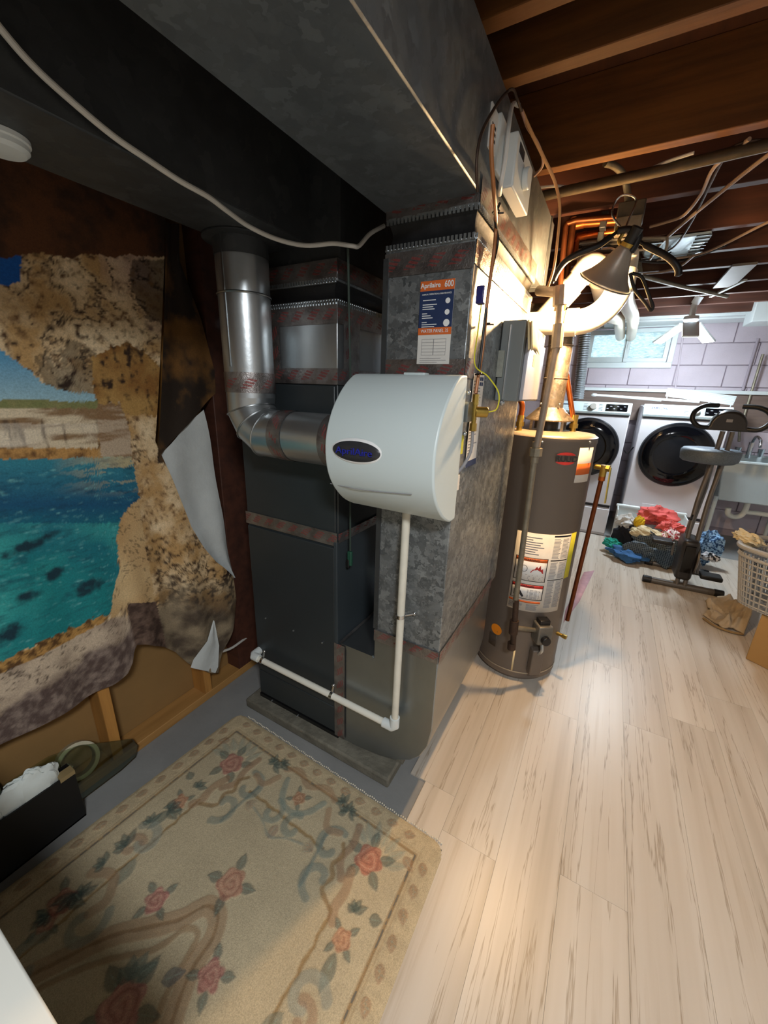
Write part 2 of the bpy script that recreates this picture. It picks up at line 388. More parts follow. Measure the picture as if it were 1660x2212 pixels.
# back wall of painted blocks with a small window
wx0, wx1, wz0, wz1 = -.40, .42, 1.83, 2.19
bw = MB(); yb0, yb1 = YB+.012, YB+.2
for a, b in (((XW-.1, yb0, 0), (wx0, yb1, 2.43)), ((wx1, yb0, 0), (XRW+.1, yb1, 2.43)), ((wx0, yb0, 0), (wx1, yb1, wz0)), ((wx0, yb0, wz1), (wx1, yb1, 2.43))): bw.box(a, b)
wall_back = struct(bw.build('wall_back', 'mortar_paint', smooth=False))
bz = [1.80+.216*k for k in range(-8, 3)]+[2.43]; bl = .43; bshare = {}
for r, z0 in enumerate(bz[:-1]):
    z1 = min(bz[r+1], 2.43); ph = .09 if r % 2 == 1 else .305
    for kx in range(-5, 7):
        x0, x1 = ph+bl*kx, ph+bl*(kx+1); x0, x1 = max(x0, XW), min(x1, XRW)
        if x1-x0 < .05: continue
        parts = [(x0, x1)]
        if z1 > wz0+.01 and z0 < wz1-.01: parts = [(x0, min(x1, wx0)), (max(x0, wx1), x1)]
        for xa, xb in parts:
            if xb-xa < .03: continue
            key = (round(xb-xa, 3), round(z1-z0, 3))
            if key not in bshare:
                o = MB().box((.004, 0, .004), (xb-xa-.004, .02, z1-z0-.004)).build('block', 'block_paint', wall_back, world=False, bevel=.003, seg=1); bshare[key] = o.data
            else:
                o = bpy.data.objects.new('block', bshare[key]); COL.objects.link(o); o.parent = wall_back
                b = o.modifiers.new('bevel', 'BEVEL'); b.width = .003; b.segments = 1
            o.location = Vector((xa, YB-.004, max(z0, 0)))-wall_back.location
# ------------------------------------------------------------------ ducts, furnace, humidifier
F, XR, XL = 1.03, -.352, -.597
def tape(parent, p0, p1, wdir, width=.05, lift=.0012, name='foil_tape', crumple=.0012):
    p0, p1, wd = Vector(p0), Vector(p1), Vector(wdir).normalized(); L = (p1-p0).length; d = (p1-p0).normalized(); n = d.cross(wd).normalized()
    c = (Vector(CAM)-(p0+p1)/2)
    if n.dot(c) < 0: n = -n
    nu = max(4, int(L/.015)); o0 = random.random()
    def fn(u, v): return p0+d*L*u+wd*width*v+n*(lift+crumple*random.random())
    return MB().grid(nu, 5, fn, uv=lambda u, v: (o0+L*u, width*v)).build(name, 'foil_tape', parent)
def ring_tape(parent, p0, p1, r, name='foil_tape'):
    p0, p1 = Vector(p0), Vector(p1); u, w, d = frame_of(p1-p0); L = (p1-p0).length; o0 = random.random()
    def fn(a, v): return p0+d*L*v+(u*math.cos(2*PI*a)+w*math.sin(2*PI*a))*(r+.0012+.001*random.random())
    return MB().grid(41, 5, fn, uv=lambda a, v: (o0+2*PI*r*a, L*v)).build(name, 'foil_tape', parent)
def crimp(parent, p0, p1, up, normal, h=.012, pitch=.0105):
    p0, p1, up, n = Vector(p0), Vector(p1), Vector(up), Vector(normal); L = (p1-p0).length; d = (p1-p0).normalized(); b = MB(); k = int(L/pitch)
    b.obox((p0+p1)/2+up*h*.5+n*.0015, (d, up, n), (L/2, h*.18, .0015))
    for i in range(k): b.obox(p0+d*(i+.5)*L/k+n*.002, (d, up, n), (pitch*.3, h*.5, .002))
    return b.build('crimp_strip', 'bright_steel', parent, smooth=False)
def flex_band(parent, x0, x1, y0, y1, z0, z1):
    def prof(t, a): return .012*math.sin(PI*t)*(1 if a else 1)
    b = MB(); loop = []
    for (xa, ya), (xb, yb) in (((x0, y0), (x1, y0)), ((x1, y0), (x1, y1)), ((x1, y1), (x0, y1)), ((x0, y1), (x0, y0))):
        for i in range(14): t = i/14; loop.append((xa+(xb-xa)*t, ya+(yb-ya)*t))
    cx, cy = (x0+x1)/2, (y0+y1)/2; n = len(loop); rows = 7; vs = []
    for j in range(rows):
        t = j/(rows-1); k = 1-.07*math.sin(PI*t)
        for i, (x, y) in enumerate(loop):
            w = .004*math.sin(i*1.7+j*.8)*math.sin(PI*t); vs.append((cx+(x-cx)*(k+w), cy+(y-cy)*(k*.5+.5+w), z0+(z1-z0)*t))
    fs = [(j*n+i, j*n+(i+1) % n, (j+1)*n+(i+1) % n, (j+1)*n+i) for j in range(rows-1) for i in range(n)]
    return b.add(vs, fs).build('flexible_collar', 'black_cloth', parent, angle=60)

# main return duct
rd = thing('return_duct', 'wide galvanised return duct hung low under the joists, its lit side facing the open floor', 'duct', (-.47, .5, 1.885))
MB().box((-.605, -1.6, 1.885), (XR, 2.02, 2.135)).build('duct_body', 'galvanised_return', rd, bevel=.003, seg=1)
for yy in (-.55, .35, 1.93): MB().box((-.608, yy, 1.882), (XR+.004, yy+.022, 2.138)).build('drive_cleat', 'galvanised_dull', rd, bevel=.002, seg=1)
MB().box((-.60, 2.02, 1.90), (XR-.01, 2.05, 2.11)).build('end_cap', 'galvanised_dull', rd, bevel=.004, seg=1)
# main supply duct
sd = thing('supply_duct', 'dark galvanised supply duct running along the tapestry wall, smoke alarm on its underside', 'duct', (-.97, .5, 1.85))
MB().box((-1.085, -1.6, 1.85), (-.862, 1.2, 2.13)).build('duct_body', 'galvanised_dull', sd, bevel=.003, seg=1)
MB().box((-1.21, 1.045, 1.80), (-.762, 1.62, 2.12)).build('takeoff_box', 'galvanised_dull', sd, bevel=.003, seg=1)
for yy in (-.6, .18): MB().box((-1.088, yy, 1.847), (-.859, yy+.022, 2.12)).build('drive_cleat', 'galvanised_dull', sd, bevel=.002, seg=1)
MB().box((-.764, F+.01, 1.80), (-.752, F+.03, 2.10)).build('corner_seam', 'galvanised_dull', sd)

# concrete pad
tag(MB().box((-1.255, .975, 0), (-.487, 1.78, .045)).build('concrete_pad', 'concrete_pad', bevel=.008, seg=2), 'rough concrete slab the furnace stands on, edging the rug', 'slab')

# furnace
fu = thing('furnace', 'tall charcoal sheet-metal furnace cabinet standing on a concrete slab', 'furnace', (-.986, 1.4, .045))
MB().box((-1.212, F+.004, .06), (-.760, 1.76, .93)).build('lower_cabinet', 'furnace_side', fu, bevel=.004)
MB().box((-1.212, F+.006, .93), (-.760, 1.76, 1.46)).build('upper_cabinet', 'furnace_paint', fu, bevel=.004)
MB().box((-1.208, F-.004, .20), (-.772, F+.006, .905)).build('front_panel', 'furnace_paint', fu, bevel=.004)
MB().box((-1.208, F-.003, .07), (-.765, F+.006, .197)).build('kick_panel', 'furnace_paint', fu, bevel=.003)
MB().box((-1.205, F-.003, .955), (-.766, F+.006, 1.455)).build('coil_panel', 'furnace_paint', fu, bevel=.004)
MB().box((-1.212, F-.004, .045), (-.758, 1.76, .062)).build('base_rail', 'black_plastic', fu)
MB().box((-.772, F-.007, .07), (-.757, F+.01, .93)).build('corner_trim', 'furnace_side', fu, bevel=.002)
for px, py in ((575, 1335), (635, 1362), (697, 1388), (588, 1513), (642, 1547), (700, 1580)):
    p = PY(px, py, F-.005); MB().cyl(p, p+Vector((0, -.004, 0)), .0035, n=10).build('screw', 'bright_steel', fu)
tape(fu, (-1.212, F-.004, .915), (-.757, F-.004, .915), (0, 0, 1), .05)
tape(fu, (-.757, F, .925), (-.757, 1.5, .925), (0, 0, 1), .035)
tape(fu, (-.772, F-.006, .062), (-.772, F-.006, .515), (1, 0, 0), .05)
# supply plenum on the furnace
sp_ = thing('supply_plenum', 'shiny galvanised supply plenum box taped on top of the charcoal furnace', 'plenum', (-.986, 1.3, 1.46))
MB().box((-1.21, F+.002, 1.46), (-.758, 1.62, 1.692)).build('plenum_box', 'bright_steel', sp_, bevel=.003)
flex_band(sp_, -1.205, -.762, F+.006, 1.6, 1.692, 1.745)
MB().box((-1.21, F+.003, 1.745), (-.758, 1.62, 1.80)).build('top_collar', 'galvanised', sp_, bevel=.003)
crimp(sp_, (-1.2, F+.002, 1.690), (-.76, F+.002, 1.690), (0, 0, 1), (0, -1, 0)); crimp(sp_, (-.758, F, 1.690), (-.758, 1.55, 1.690), (0, 0, 1), (1, 0, 0))
crimp(sp_, (-1.2, F+.003, 1.748), (-.76, F+.003, 1.748), (0, 0, -1), (0, -1, 0))
for z, w in ((1.632, .052), (1.458, .048), (1.752, .05)):
    tape(sp_, (-1.2, F+.002, z), (-.757, F+.002, z), (0, 0, 1), w); tape(sp_, (-.757, F, z), (-.757, 1.55, z), (0, 0, 1), w)
tape(sp_, (-1.04, F+.001, 1.50), (-1.04, F+.001, 1.635), (1, 0, 0), .05); tape(sp_, (-.757, F+.03, 1.50), (-.757, F+.03, 1.635), (0, 1, 0), .09)

# return drop beside the furnace
rp = thing('return_drop', 'tall galvanised return drop with curved boot, carrying the white humidifier', 'duct', (-.475, 1.35, .05))
MB().box((XL, F, .60), (XR, 1.76, 1.80)).build('plenum_box', 'galvanised', rp, bevel=.003)
MB().box((XL-.004, F-.004, .64), (XL+.012, F+.01, 1.78)).build('corner_seam', 'galvanised_dull', rp)
flex_band(rp, XL+.003, XR-.003, F+.004, 1.755, 1.80, 1.862)
MB().box((XL, F, 1.862), (XR, 1.76, 1.8849)).build('top_collar', 'galvanised', rp)
for s, z, up in ((0, 1.803, (0, 0, -1)), (1, 1.860, (0, 0, 1))):
    crimp(rp, (XL, F, z), (XR, F, z), up, (0, -1, 0)); crimp(rp, (XR, F, z), (XR, 1.75, z), up, (1, 0, 0))
tape(rp, (XL, F-.001, 1.864), (XR, F-.001, 1.864), (0, 0, 1), .03); tape(rp, (XR+.001, F, 1.862), (XR+.001, 1.76, 1.862), (0, 0, 1), .06)
for z in (1.735, 1.475): tape(rp, (XL, F-.001, z), (XR, F-.001, z), (0, 0, 1), .055); tape(rp, (XR+.001, F, z+.01), (XR+.001, 1.72 if z > 1.6 else 1.1, z+.01), (0, 0, 1), .05)
bp = [(-.757, .515), (-.757, .052), (-.66, .056), (-.56, .07), (-.49, .09), (-.43, .125), (-.39, .17), (-.364, .23), (XR, .31), (XR, .61), (XL, .61), (XL, .515)]
MB().prism([(x, F-.002, z) for x, z in bp], (0, .64, 0)).build('boot_elbow', 'sheet_steel', rp, bevel=.003, seg=1, angle=25)
MB().box((-.74, F-.004, .505), (XL-.004, F+.004, .52)).build('boot_flange', 'sheet_steel', rp)
tape(rp, (XL, F-.003, .592), (XR, F-.003, .592), (0, 0, 1), .045); tape(rp, (XR+.0015, F, .585), (XR+.0015, 1.67, .585), (0, 0, 1), .05)
tape(rp, (-.755, F, .516), (-.755, 1.5, .516), (1, 0, 0), .012)
MB().box((-.50, 1.06, .046), (-.47, 1.10, .09)).build('support_block', 'concrete_pad', rp)
MB().box((-.50, 1.45, .046), (-.45, 1.50, .11)).build('support_block', 'concrete_pad', rp)
# maintenance sticker
def quad_on(parent, name, m, x0, x1, z0, z1, y, t=.0006): return MB().box((x0, y-t, z0), (x1, y, z1)).build(name, m, parent, smooth=False)
st = quad_on(rp, 'sticker', 'paper', -.487, -.394, 1.518, 1.716, F-.0035, .001); st['label'] = 'maintenance sticker with orange and navy bands'
Ys = F-.0047
quad_on(st, 'header_band', 'print_orange', -.487, -.394, 1.693, 1.716, Ys); quad_on(st, 'navy_field', 'print_navy', -.487, -.394, 1.607, 1.693, Ys); quad_on(st, 'title_band', 'print_orange', -.487, -.394, 1.590, 1.607, Ys)
R_, U_ = (1, 0, 0), (0, 0, 1)
text('lettering', 'Aprilaire', .0155, 'print_white', st, (-.4585, Ys-.0006, 1.705), R_, U_, bold=.0003); text('lettering', '600', .020, 'print_white', st, (-.4085, Ys-.0006, 1.705), R_, U_, bold=.0003, sx=.8)
text('lettering', 'WATER PANEL 35', .0115, 'print_white', st, (-.4405, Ys-.0006, 1.5985), R_, U_, sx=.85)
text('lettering', 'ANNUAL OPERATION & MAINTENANCE', .0052, 'print_white', st, (-.4405, Ys-.0006, 1.685), R_, U_, sx=.85)
b = MB(); zz = 1.672
for i, w in enumerate((.036, 0, .04, .03, .034, 0, .014, .024, .03, 0, .014, .042, .036)):
    if w: b.box((-.478, Ys-.0009, zz-.0012), (-.478+w, Ys-.0005, zz+.0008))
    zz -= .0052
for zc in (1.668, 1.642): b.cyl((-.409, Ys-.0005, zc), (-.409, Ys-.001, zc), .0065, n=20)
b.build('print_lines', 'print_white', st, smooth=False)['kind'] = 'stuff'
MB().cyl((-.409, Ys-.0005, 1.617), (-.409, Ys-.0012, 1.617), .0085, n=24).build('dial_mark', 'print_white', st)
b = MB()
for i in range(6): b.box((-.475, Ys-.0006, 1.579-i*.0078), (-.406, Ys-.0002, 1.5795-i*.0078))
for x in (-.475, -.4415, -.4405, -.4065): b.box((x, Ys-.0006, 1.540), (x+.0006, Ys-.0002, 1.5795))
for i, w in enumerate((.06, .075, .05)): b.box((-.478, Ys-.0006, 1.532-i*.005), (-.478+w, Ys-.0002, 1.533-i*.005))
b.build('table_lines', 'print_grey', st, smooth=False)['kind'] = 'stuff'
def xlabel(parent, name, m, y0, y1, z0, z1, x=XR+.0015, t=.001): return MB().box((x, y0, z0), (x+t, y1, z1)).build(name, m, parent, smooth=False)
lb = xlabel(rp, 'instruction_label', 'paper', 1.105, 1.205, 1.235, 1.50, XR+.003); lb['label'] = 'white printed instruction sheet'
xlabel(lb, 'navy_strip', 'print_navy', 1.105, 1.205, 1.235, 1.253, XR+.0041)
b = MB()
for i in range(24):
    z = 1.275+i*.0088
    b.box((XR+.0041, 1.112, z), (XR+.0046, 1.112+.03+.05*random.random(), z+.003))
b.build('print_lines', 'print_grey', lb, smooth=False)['kind'] = 'stuff'
b = MB()
for i in (0, 1):
    for j in (0, 1): b.box((XR+.0041, 1.165+i*.018, 1.468+j*.014), (XR+.0046, 1.179+i*.018, 1.478+j*.014))
b.build('print_marks', 'print_navy', lb, smooth=False)['kind'] = 'stuff'

# humidifier
hu = thing('humidifier', 'white curved whole-house humidifier mounted on the galvanised return drop', 'humidifier', (-.4825, .95, 1.11))
hp = smooth_path([Vector((0, y, z)) for y, z in ((.965, 1.489), (.935, 1.482), (.885, 1.447), (.838, 1.39), (.812, 1.32), (.815, 1.25), (.84, 1.195), (.89, 1.145), (.945, 1.116), (.972, 1.112))], 4)
HL, HR = -.638, -.327
def hsurf(z):
    best = min(range(len(hp)-1), key=lambda i: abs((hp[i].z+hp[i+1].z)/2-z)); return hp[best].lerp(hp[best+1], .5).y
poly = [(p.y, p.z) for p in hp]+[(.99, 1.112), (.99, 1.489)]
MB().prism([(HL, y, z) for y, z in poly], (HR-HL, 0, 0)).build('cover', 'humidifier_white', hu, bevel=.005, seg=3, angle=30)
MB().box((HL+.01, .988, 1.122), (HR-.012, F-.003, 1.478)).build('housing', 'sheet_steel', hu, bevel=.004)
MB().box((-.49, .955, 1.486), (-.43, .985, 1.493)).build('top_latch', 'humidifier_white', hu, bevel=.002)
zs = [PY(px, py, hsurf(1.21)) for px, py in ((706, 1047), (760, 1056), (820, 1064), (890, 1068))]
MB().tube([Vector((p.x, hsurf(p.z)-.0002, p.z)) for p in zs], .0011, 6, 4).build('seam', 'print_grey', hu)
pb = PY(770, 975, .812); yb_ = hsurf(pb.z); bw_, bh_ = .0735, .0275
def ell(sx, sz, y0, dome, name, m):
    b = MB(); n = 48; rows = 6; vs = []
    for j in range(rows):
        t = j/(rows-1); k = math.cos(t*PI/2*.98)
        for i in range(n): a = 2*PI*i/n; vs.append((pb.x+math.cos(a)*sx*k, y0-dome*math.sin(t*PI/2), pb.z+math.sin(a)*sz*k))
    fs = [(j*n+i, j*n+(i+1) % n, (j+1)*n+(i+1) % n, (j+1)*n+i) for j in range(rows-1) for i in range(n)]+[tuple(range((rows-1)*n, rows*n))]
    return b.add(vs, fs).build(name, m, hu, angle=60)
mat('badge_dark', '#3b3c40', .35, .3, .1, 9); mat('badge_blue', '#2a33a8', .3, .2, .05, 9)
ell(bw_+.006, bh_+.005, yb_+.003, .009, 'badge_rim', 'print_white'); bd = ell(bw_, bh_, yb_+.001, .0105, 'badge', 'badge_dark'); bd['label'] = 'dark oval name badge'
text('lettering', 'AprilAire', .0245, 'badge_blue', bd, (pb.x, yb_-.0102, pb.z), R_, U_, extrude=.0012, sx=1.18)
# solenoid valve on the humidifier
va = MB(); vp = Vector((-.318, 1.045, 1.40))
va.cyl(vp+Vector((0, 0, .045)), vp+Vector((0, 0, .018)), .009, n=6); va.cyl(vp+Vector((0, 0, .02)), vp+Vector((0, 0, -.045)), .0065, n=12); va.cyl(vp+Vector((0, 0, -.03)), vp+Vector((0, 0, -.05)), .010, n=6)
va.build('valve_body', 'brass', hu); MB().cyl(vp, vp+Vector((.028, .02, 0)), .014, n=20).build('solenoid_coil', 'brass', hu, bevel=.002)
MB().box((-.335, 1.0, 1.375), (-.322, 1.05, 1.425)).build('valve_bracket', 'sheet_steel', hu)
for z in (1.345, 1.448): MB().ball((-.325, 1.0, z), .006, 10, 6).build('screw', 'bright_steel', hu)
MB().tube([vp+Vector((0, 0, -.05)), vp+Vector((.001, -.002, -.1)), vp+Vector((-.006, -.02, -.135)), Vector((-.335, 1.0, 1.24))], .0045, 8, 6).build('feed_tube', 'print_grey', hu)
MB().box((-.337, 1.0, 1.29), (-.333, 1.022, 1.34)).build('warning_tag', 'print_yellow', hu); MB().box((-.337, .998, 1.19), (-.333, 1.018, 1.232)).build('rating_tag', 'paper', hu)
wi = MB().tube([vp+Vector((.03, .02, 0)), vp+Vector((.05, .03, .01)), vp+Vector((.05, .03, .05)), vp+Vector((.02, .02, .09)), Vector((-.335, 1.06, 1.52)), Vector((-.335, 1.06, 1.60)), Vector((-.333, 1.06, 1.66))], .0018, 6, 6).build('lead_wire', 'print_yellow', hu)
MB().box((-.345, 1.045, 1.66), (-.325, 1.07, 1.70)).build('wire_connector', mat('navy_plastic', '#2b2b6b', .4), hu, bevel=.003)

# drain pipe
dp = thing('drain_pipe', 'white plastic drain pipe dropping from the humidifier and turning along the furnace front', 'pipe', (-.475, .985, .29))
D0, D1, D2 = Vector((-.474, .985, 1.125)), Vector((-.478, .985, .296)), Vector((-1.19, .985, .306))
MB().cyl(D0, D1, .0125, n=18).build('riser', 'pvc_used', dp); MB().cyl(D1, D2, .0125, n=18).build('run', 'pvc', dp)
MB().tube([D1+Vector((0, 0, .045)), D1+Vector((0, 0, .008)), D1+Vector((-.008, 0, 0)), D1+Vector((-.045, 0, 0))], .0175, 16).build('elbow', 'white_plastic', dp)
MB().tube([D2+Vector((.035, 0, 0)), D2+Vector((.004, 0, 0)), D2+Vector((-.002, .006, 0)), D2+Vector((-.004, .05, 0))], .0175, 16).build('elbow', 'white_plastic', dp)
def clip(p, d, stem):
    b = MB(); d = Vector(d); b.cyl(p-d*.006, p+d*.006, .0155, n=18); b.cyl(p, p+Vector(stem), .004, n=8); b.ball(p+Vector(stem), .007, 8, 6); b.build('pipe_clamp', 'chrome', dp)
clip(Vector((-1.13, .985, .305)), (1, 0, 0), (0, .012, .04)); clip(Vector((-.757, .985, .30)), (1, 0, 0), (0, .012, .04)); clip(Vector((-.4765, .985, .755)), (0, 0, 1), (.035, .03, .004))

# bypass pipe
by = thing('bypass_pipe', 'round galvanised bypass pipe elbowed from the supply duct into the humidifier side', 'pipe', (-1.03, .93, 1.3))
bc = Vector((-1.03, .93, 0)); r = .076
MB().cyl(bc+Vector((0, 0, 1.41)), bc+Vector((0, 0, 1.86)), r, n=40, cap=False).build('riser', 'bright_steel', by)
MB().lathe([(r+.0015, 1.70), (r+.004, 1.703), (r+.0015, 1.706)], bc, n=40, cap=False).build('joint_bead', 'sheet_steel', by)
arc = [Vector((-.92-.11*math.cos(a), .93, 1.41-.11*math.sin(a))) for a in (0, PI/8, PI*3/8, PI/2)]
gp = [Vector((-1.03, .93, 1.41))]+[Vector((-.92-.119*math.cos(a), .93, 1.41-.119*math.sin(a))) for a in (PI/12*1.3, PI/4, PI/12*4.7)]+[Vector((-.92, .93, 1.30))]
for i in range(len(gp)-1):
    d = (gp[i+1]-gp[i]).normalized(); t0 = (gp[i+1]-gp[max(i-1, 0)]).normalized() if i else Vector((0, 0, -1)); t1 = (gp[min(i+2, len(gp)-1)]-gp[i]).normalized() if i < len(gp)-2 else Vector((1, 0, 0))
    b = MB(); n = 40; vs = []
    for p, t in ((gp[i], t0), (gp[i+1], t1)):
        yv = Vector((0, 1, 0)); xv = t.cross(yv).normalized()
        for k in range(n): a = 2*PI*k/n; vs.append(p+xv*math.cos(a)*r+yv*math.sin(a)*r)
    b.add(vs, [(k, (k+1) % n, n+(k+1) % n, n+k) for k in range(n)]).build('elbow_gore', 'bright_steel', by)
    if i: yv = Vector((0, 1, 0)); xv = t0.cross(yv).normalized(); MB().tube([gp[i]+(xv*math.cos(2*PI*k/36)+yv*math.sin(2*PI*k/36))*(r+.001) for k in range(37)], .0025, 6).build('joint_bead', 'sheet_steel', by)
MB().cyl((-.92, .93, 1.30), (-.63, .93, 1.30), r, n=40, cap=False).build('run', 'bright_steel', by)
MB().lathe([(r+.03, 1.8485), (r+.03, 1.845), (r+.002, 1.843), (r+.002, 1.80)], bc, n=40, cap=False).build('collar', 'galvanised_dull', by)
ring_tape(by, bc+Vector((0, 0, 1.425)), bc+Vector((0, 0, 1.485)), r); ring_tape(by, (-.895, .93, 1.30), (-.84, .93, 1.30), r); ring_tape(by, (-.70, .93, 1.30), (-.642, .93, 1.30), r)
MB().box((-1.026-.003, .93-r-.0015, 1.5), (-1.026+.003, .93-r+.001, 1.845)).build('lap_seam', 'sheet_steel', by)

# white cable sagging under the ducts
cps = [PX(px, py, -.845) for px, py in ((-30, 20), (0, 60), (60, 130), (128, 195), (240, 290), (320, 345), (388, 390), (450, 425), (490, 455))]
cps += [PY(540, 490, .81), PY(600, 517, .86), PY(660, 530, .91), PY(720, 526, .95), PY(760, 531, .97), PY(776, 531, 1.0), PY(800, 505, 1.05), PY(830, 488, 1.1)]
tag(MB().tube(cps, .0055, 10, 6).build('cable', mat('cable_white', '#cfccc4', .5)), 'white round cable sagging below the dark ducts', 'cable')
ct = thing('hanging_cord', 'thin dark cord hanging in the gap beside the furnace with a green end', 'cord', PY(757, 1215, 1.06))
MB().tube([PY(752, 533, 1.0), PY(754, 640, 1.02), PY(757, 800, 1.03), PY(757, 1000, 1.05), PY(757, 1190, 1.06)], .0035, 8, 4).build('cord', mat('cord_green', '#33413a', .5), ct)
p = PY(757, 1205, 1.06); MB().box(p+Vector((-.010, -.006, -.03)), p+Vector((.008, .006, .025))).build('connector', mat('green_plastic', '#1f4d3c', .45), ct, bevel=.003); MB().box(p+Vector((-.012, -.008, -.038)), p+Vector((-.001, .004, -.006))).build('clip', 'black_plastic', ct, bevel=.002)
# smoke alarm
sm = PZ(-4, 290, 1.85); sa = thing('smoke_alarm', 'round white smoke alarm under the dark supply duct', 'smoke alarm', (sm.x, sm.y, 1.85))
MB().lathe([(.043, -.0005), (.043, -.008), (.041, -.010)], (sm.x, sm.y, 1.85), n=32).build('base', 'white_plastic', sa)
MB().lathe([(.040, -.010), (.040, -.018), (.034, -.024), (.012, -.026)], (sm.x, sm.y, 1.85), n=32).build('cover', 'white_plastic', sa)
MB().ball((sm.x+.012, sm.y-.015, 1.8255), .003, 8, 6).build('indicator', 'print_red', sa)

# humidistat on the duct side
hs = thing('humidistat', 'white humidistat box with a round knob on the return duct side', 'control', (XR, 1.2, 1.93))
MB().box((XR, 1.10, 1.955), (XR+.012, 1.31, 2.065)).build('back_plate', 'white_plastic', hs, bevel=.003)
MB().box((XR+.012, 1.135, 1.93), (XR+.045, 1.325, 2.04)).build('cover', 'white_plastic', hs, bevel=.004)
MB().cyl((XR+.045, 1.23, 1.98), (XR+.060, 1.23, 1.98), .024, n=24).build('knob', 'white_plastic', hs, bevel=.003)
MB().box((XR+.0445, 1.16, 2.008), (XR+.0465, 1.21, 2.028)).build('display_slot', 'print_black', hs)
MB().box((XR, 1.05, 1.98), (XR+.004, 1.10, 2.06)).build('label', 'paper', hs)
b = MB()
for i in range(3): b.box((XR+.004, 1.06, 2.0+i*.012), (XR+.0045, 1.09, 2.006+i*.012))
b.build('print_lines', 'print_black', hs, smooth=False)['kind'] = 'stuff'
# wires
mat('wire_brown', '#a66b3c', .45, .1, .1, 9); mat('wire_tan', '#c9955f', .45, 0, .1, 9)
def wire(name, label, pts, r, m, n=6): return tag(MB().tube(pts, r, 8, n).build(name, m), label, 'wire')
XQ = XR+.02
wire('thermostat_wire', 'brown control wire running down the return drop corner to the brass valve', [PX(px, py, XQ+.03 if py < 480 else XQ) for px, py in ((1065, 270), (1062, 330), (1068, 420), (1072, 480), (1068, 540), (1060, 600), (1052, 660), (1045, 740), (1036, 800), (1028, 850))], .0045, 'wire_brown')
wire('thermostat_wire', 'black control wire clipped beside the brown wire on the return drop corner', [PX(px, py, XQ) for px, py in ((1080, 440), (1070, 470), (1076, 520), (1062, 590), (1048, 690), (1040, 760), (1033, 820), (1028, 865))], .0035, 'black_rubber')
wire('thermostat_wire', 'dark wire looping over the return duct side up to the joist', [PX(px, py, XQ) for px, py in ((1032, 415), (1030, 350), (1040, 290), (1065, 240))]+[PY(1090, 205, 1.12), PY(1108, 193, 1.14), PY(1118, 215, 1.16), PY(1127, 240, 1.2)], .0032, 'iron_pipe')
wire('thermostat_wire', 'orange-brown wire hanging from the joist past the pvc exhaust pipes', [PY(1127, 238, 1.22), PY(1148, 285, 1.27), PY(1175, 340, 1.35), PY(1200, 395, 1.45), PY(1210, 450, 1.5), PY(1205, 520, 1.55), PY(1197, 580, 1.6), PY(1185, 618, 1.65)], .0045, 'wire_tan')
wire('thermostat_wire', 'pinkish wire twisted with the orange wire under the joist', [PY(1128, 240, 1.215), PY(1140, 275, 1.26), PY(1160, 305, 1.3), PY(1172, 335, 1.345), PY(1172, 360, 1.4), PY(1155, 380, 1.5)], .0035, mat('wire_pink', '#b8907c', .5))
wire('thermostat_wire', 'white flat cable dropping from the joist behind the humidistat', [PY(1122, 228, 1.2), PY(1108, 226, 1.17), PX(1100, 270, XR+.05), PX(1092, 340, XR+.055), PX(1082, 400, XR+.05), PX(1080, 420, XR+.03)], .005, 'cable_white')
for i, (px, py, X) in enumerate(((1072, 458, XQ), (1052, 700, XQ), (1034, 808, XQ))):
    p = PX(px, py, X); tag(MB().tube([p+Vector((0, .008*math.cos(a), .008*math.sin(a)*.2)) + Vector((.008*math.sin(a), 0, 0)) for a in np.linspace(0, 2*PI, 13)]+[p+Vector((.016, .012, 0))], .002, 6).build('cable_tie', 'black_plastic'), ('black cable tie around the wires under the humidistat', 'black cable tie around the wires below the blue connector', 'black cable tie around the wires above the brass valve')[i], 'cable tie')
# ------------------------------------------------------------------ water heater
TC, TR, TZ = Vector((-.246, 2.031, 0)), .211, 1.275
mat('tank_taupe', '#6f655c', .42, .25, .04, 2); mat('tank_lid', '#a39784', .45, .3, .1, 8)
wh = thing('water_heater', 'tall taupe gas water heater standing behind the return drop', 'water heater', (TC.x, TC.y, 0))
MB().lathe([(TR-.02, .0), (TR-.02, .022), (TR, .03), (TR, TZ-.035), (TR+.002, TZ-.03), (TR+.002, TZ-.004), (TR-.006, TZ)], TC, n=72).build('tank', 'tank_taupe', wh)
MB().lathe([(TR-.004, TZ-.002), (TR-.012, TZ+.006), (.12, TZ+.014), (.02, TZ+.016)], TC, n=64).build('lid', 'tank_lid', wh)
MB().lathe([(TR+.0015, .058), (TR+.003, .062), (TR+.0015, .066)], TC, n=64, cap=False).build('base_seam', 'tank_lid', wh)
for px, py in ((1172, 955), (1275, 955)):
    p = PCYL(px, py, TC, TR+.002); n = Vector((p.x-TC.x, p.y-TC.y, 0)).normalized(); MB().ball(p, .006, 8, 6).build('screw', 'bright_steel', wh)
def cyl_patch(parent, name, m, a0, a1, z0, z1, lift=.0012, nu=14, skew=0):
    def fn(u, v):
        a = a0+(a1-a0)*u; r = TR+lift; return Vector((TC.x+math.cos(a)*r, TC.y+math.sin(a)*r, z0+(z1-z0)*v))
    return MB().grid(nu, 2, fn).build(name, m, parent, solid=0.0006)
def ang(px, py): p = PCYL(px, py, TC, TR); return math.atan2(p.y-TC.y, p.x-TC.x), p.z
aL, zt = ang(1118, 1152); aR, _ = ang(1237, 1145); _, zb = ang(1100, 1300)
zt = .835; zb = .425
lab = cyl_patch(wh, 'rating_label', 'paper', aL, aR, zb, zt); lab['label'] = 'large white rating and warning label'
def lp(u, v): return (aL+(aR-aL)*u, zb+(zt-zb)*v)
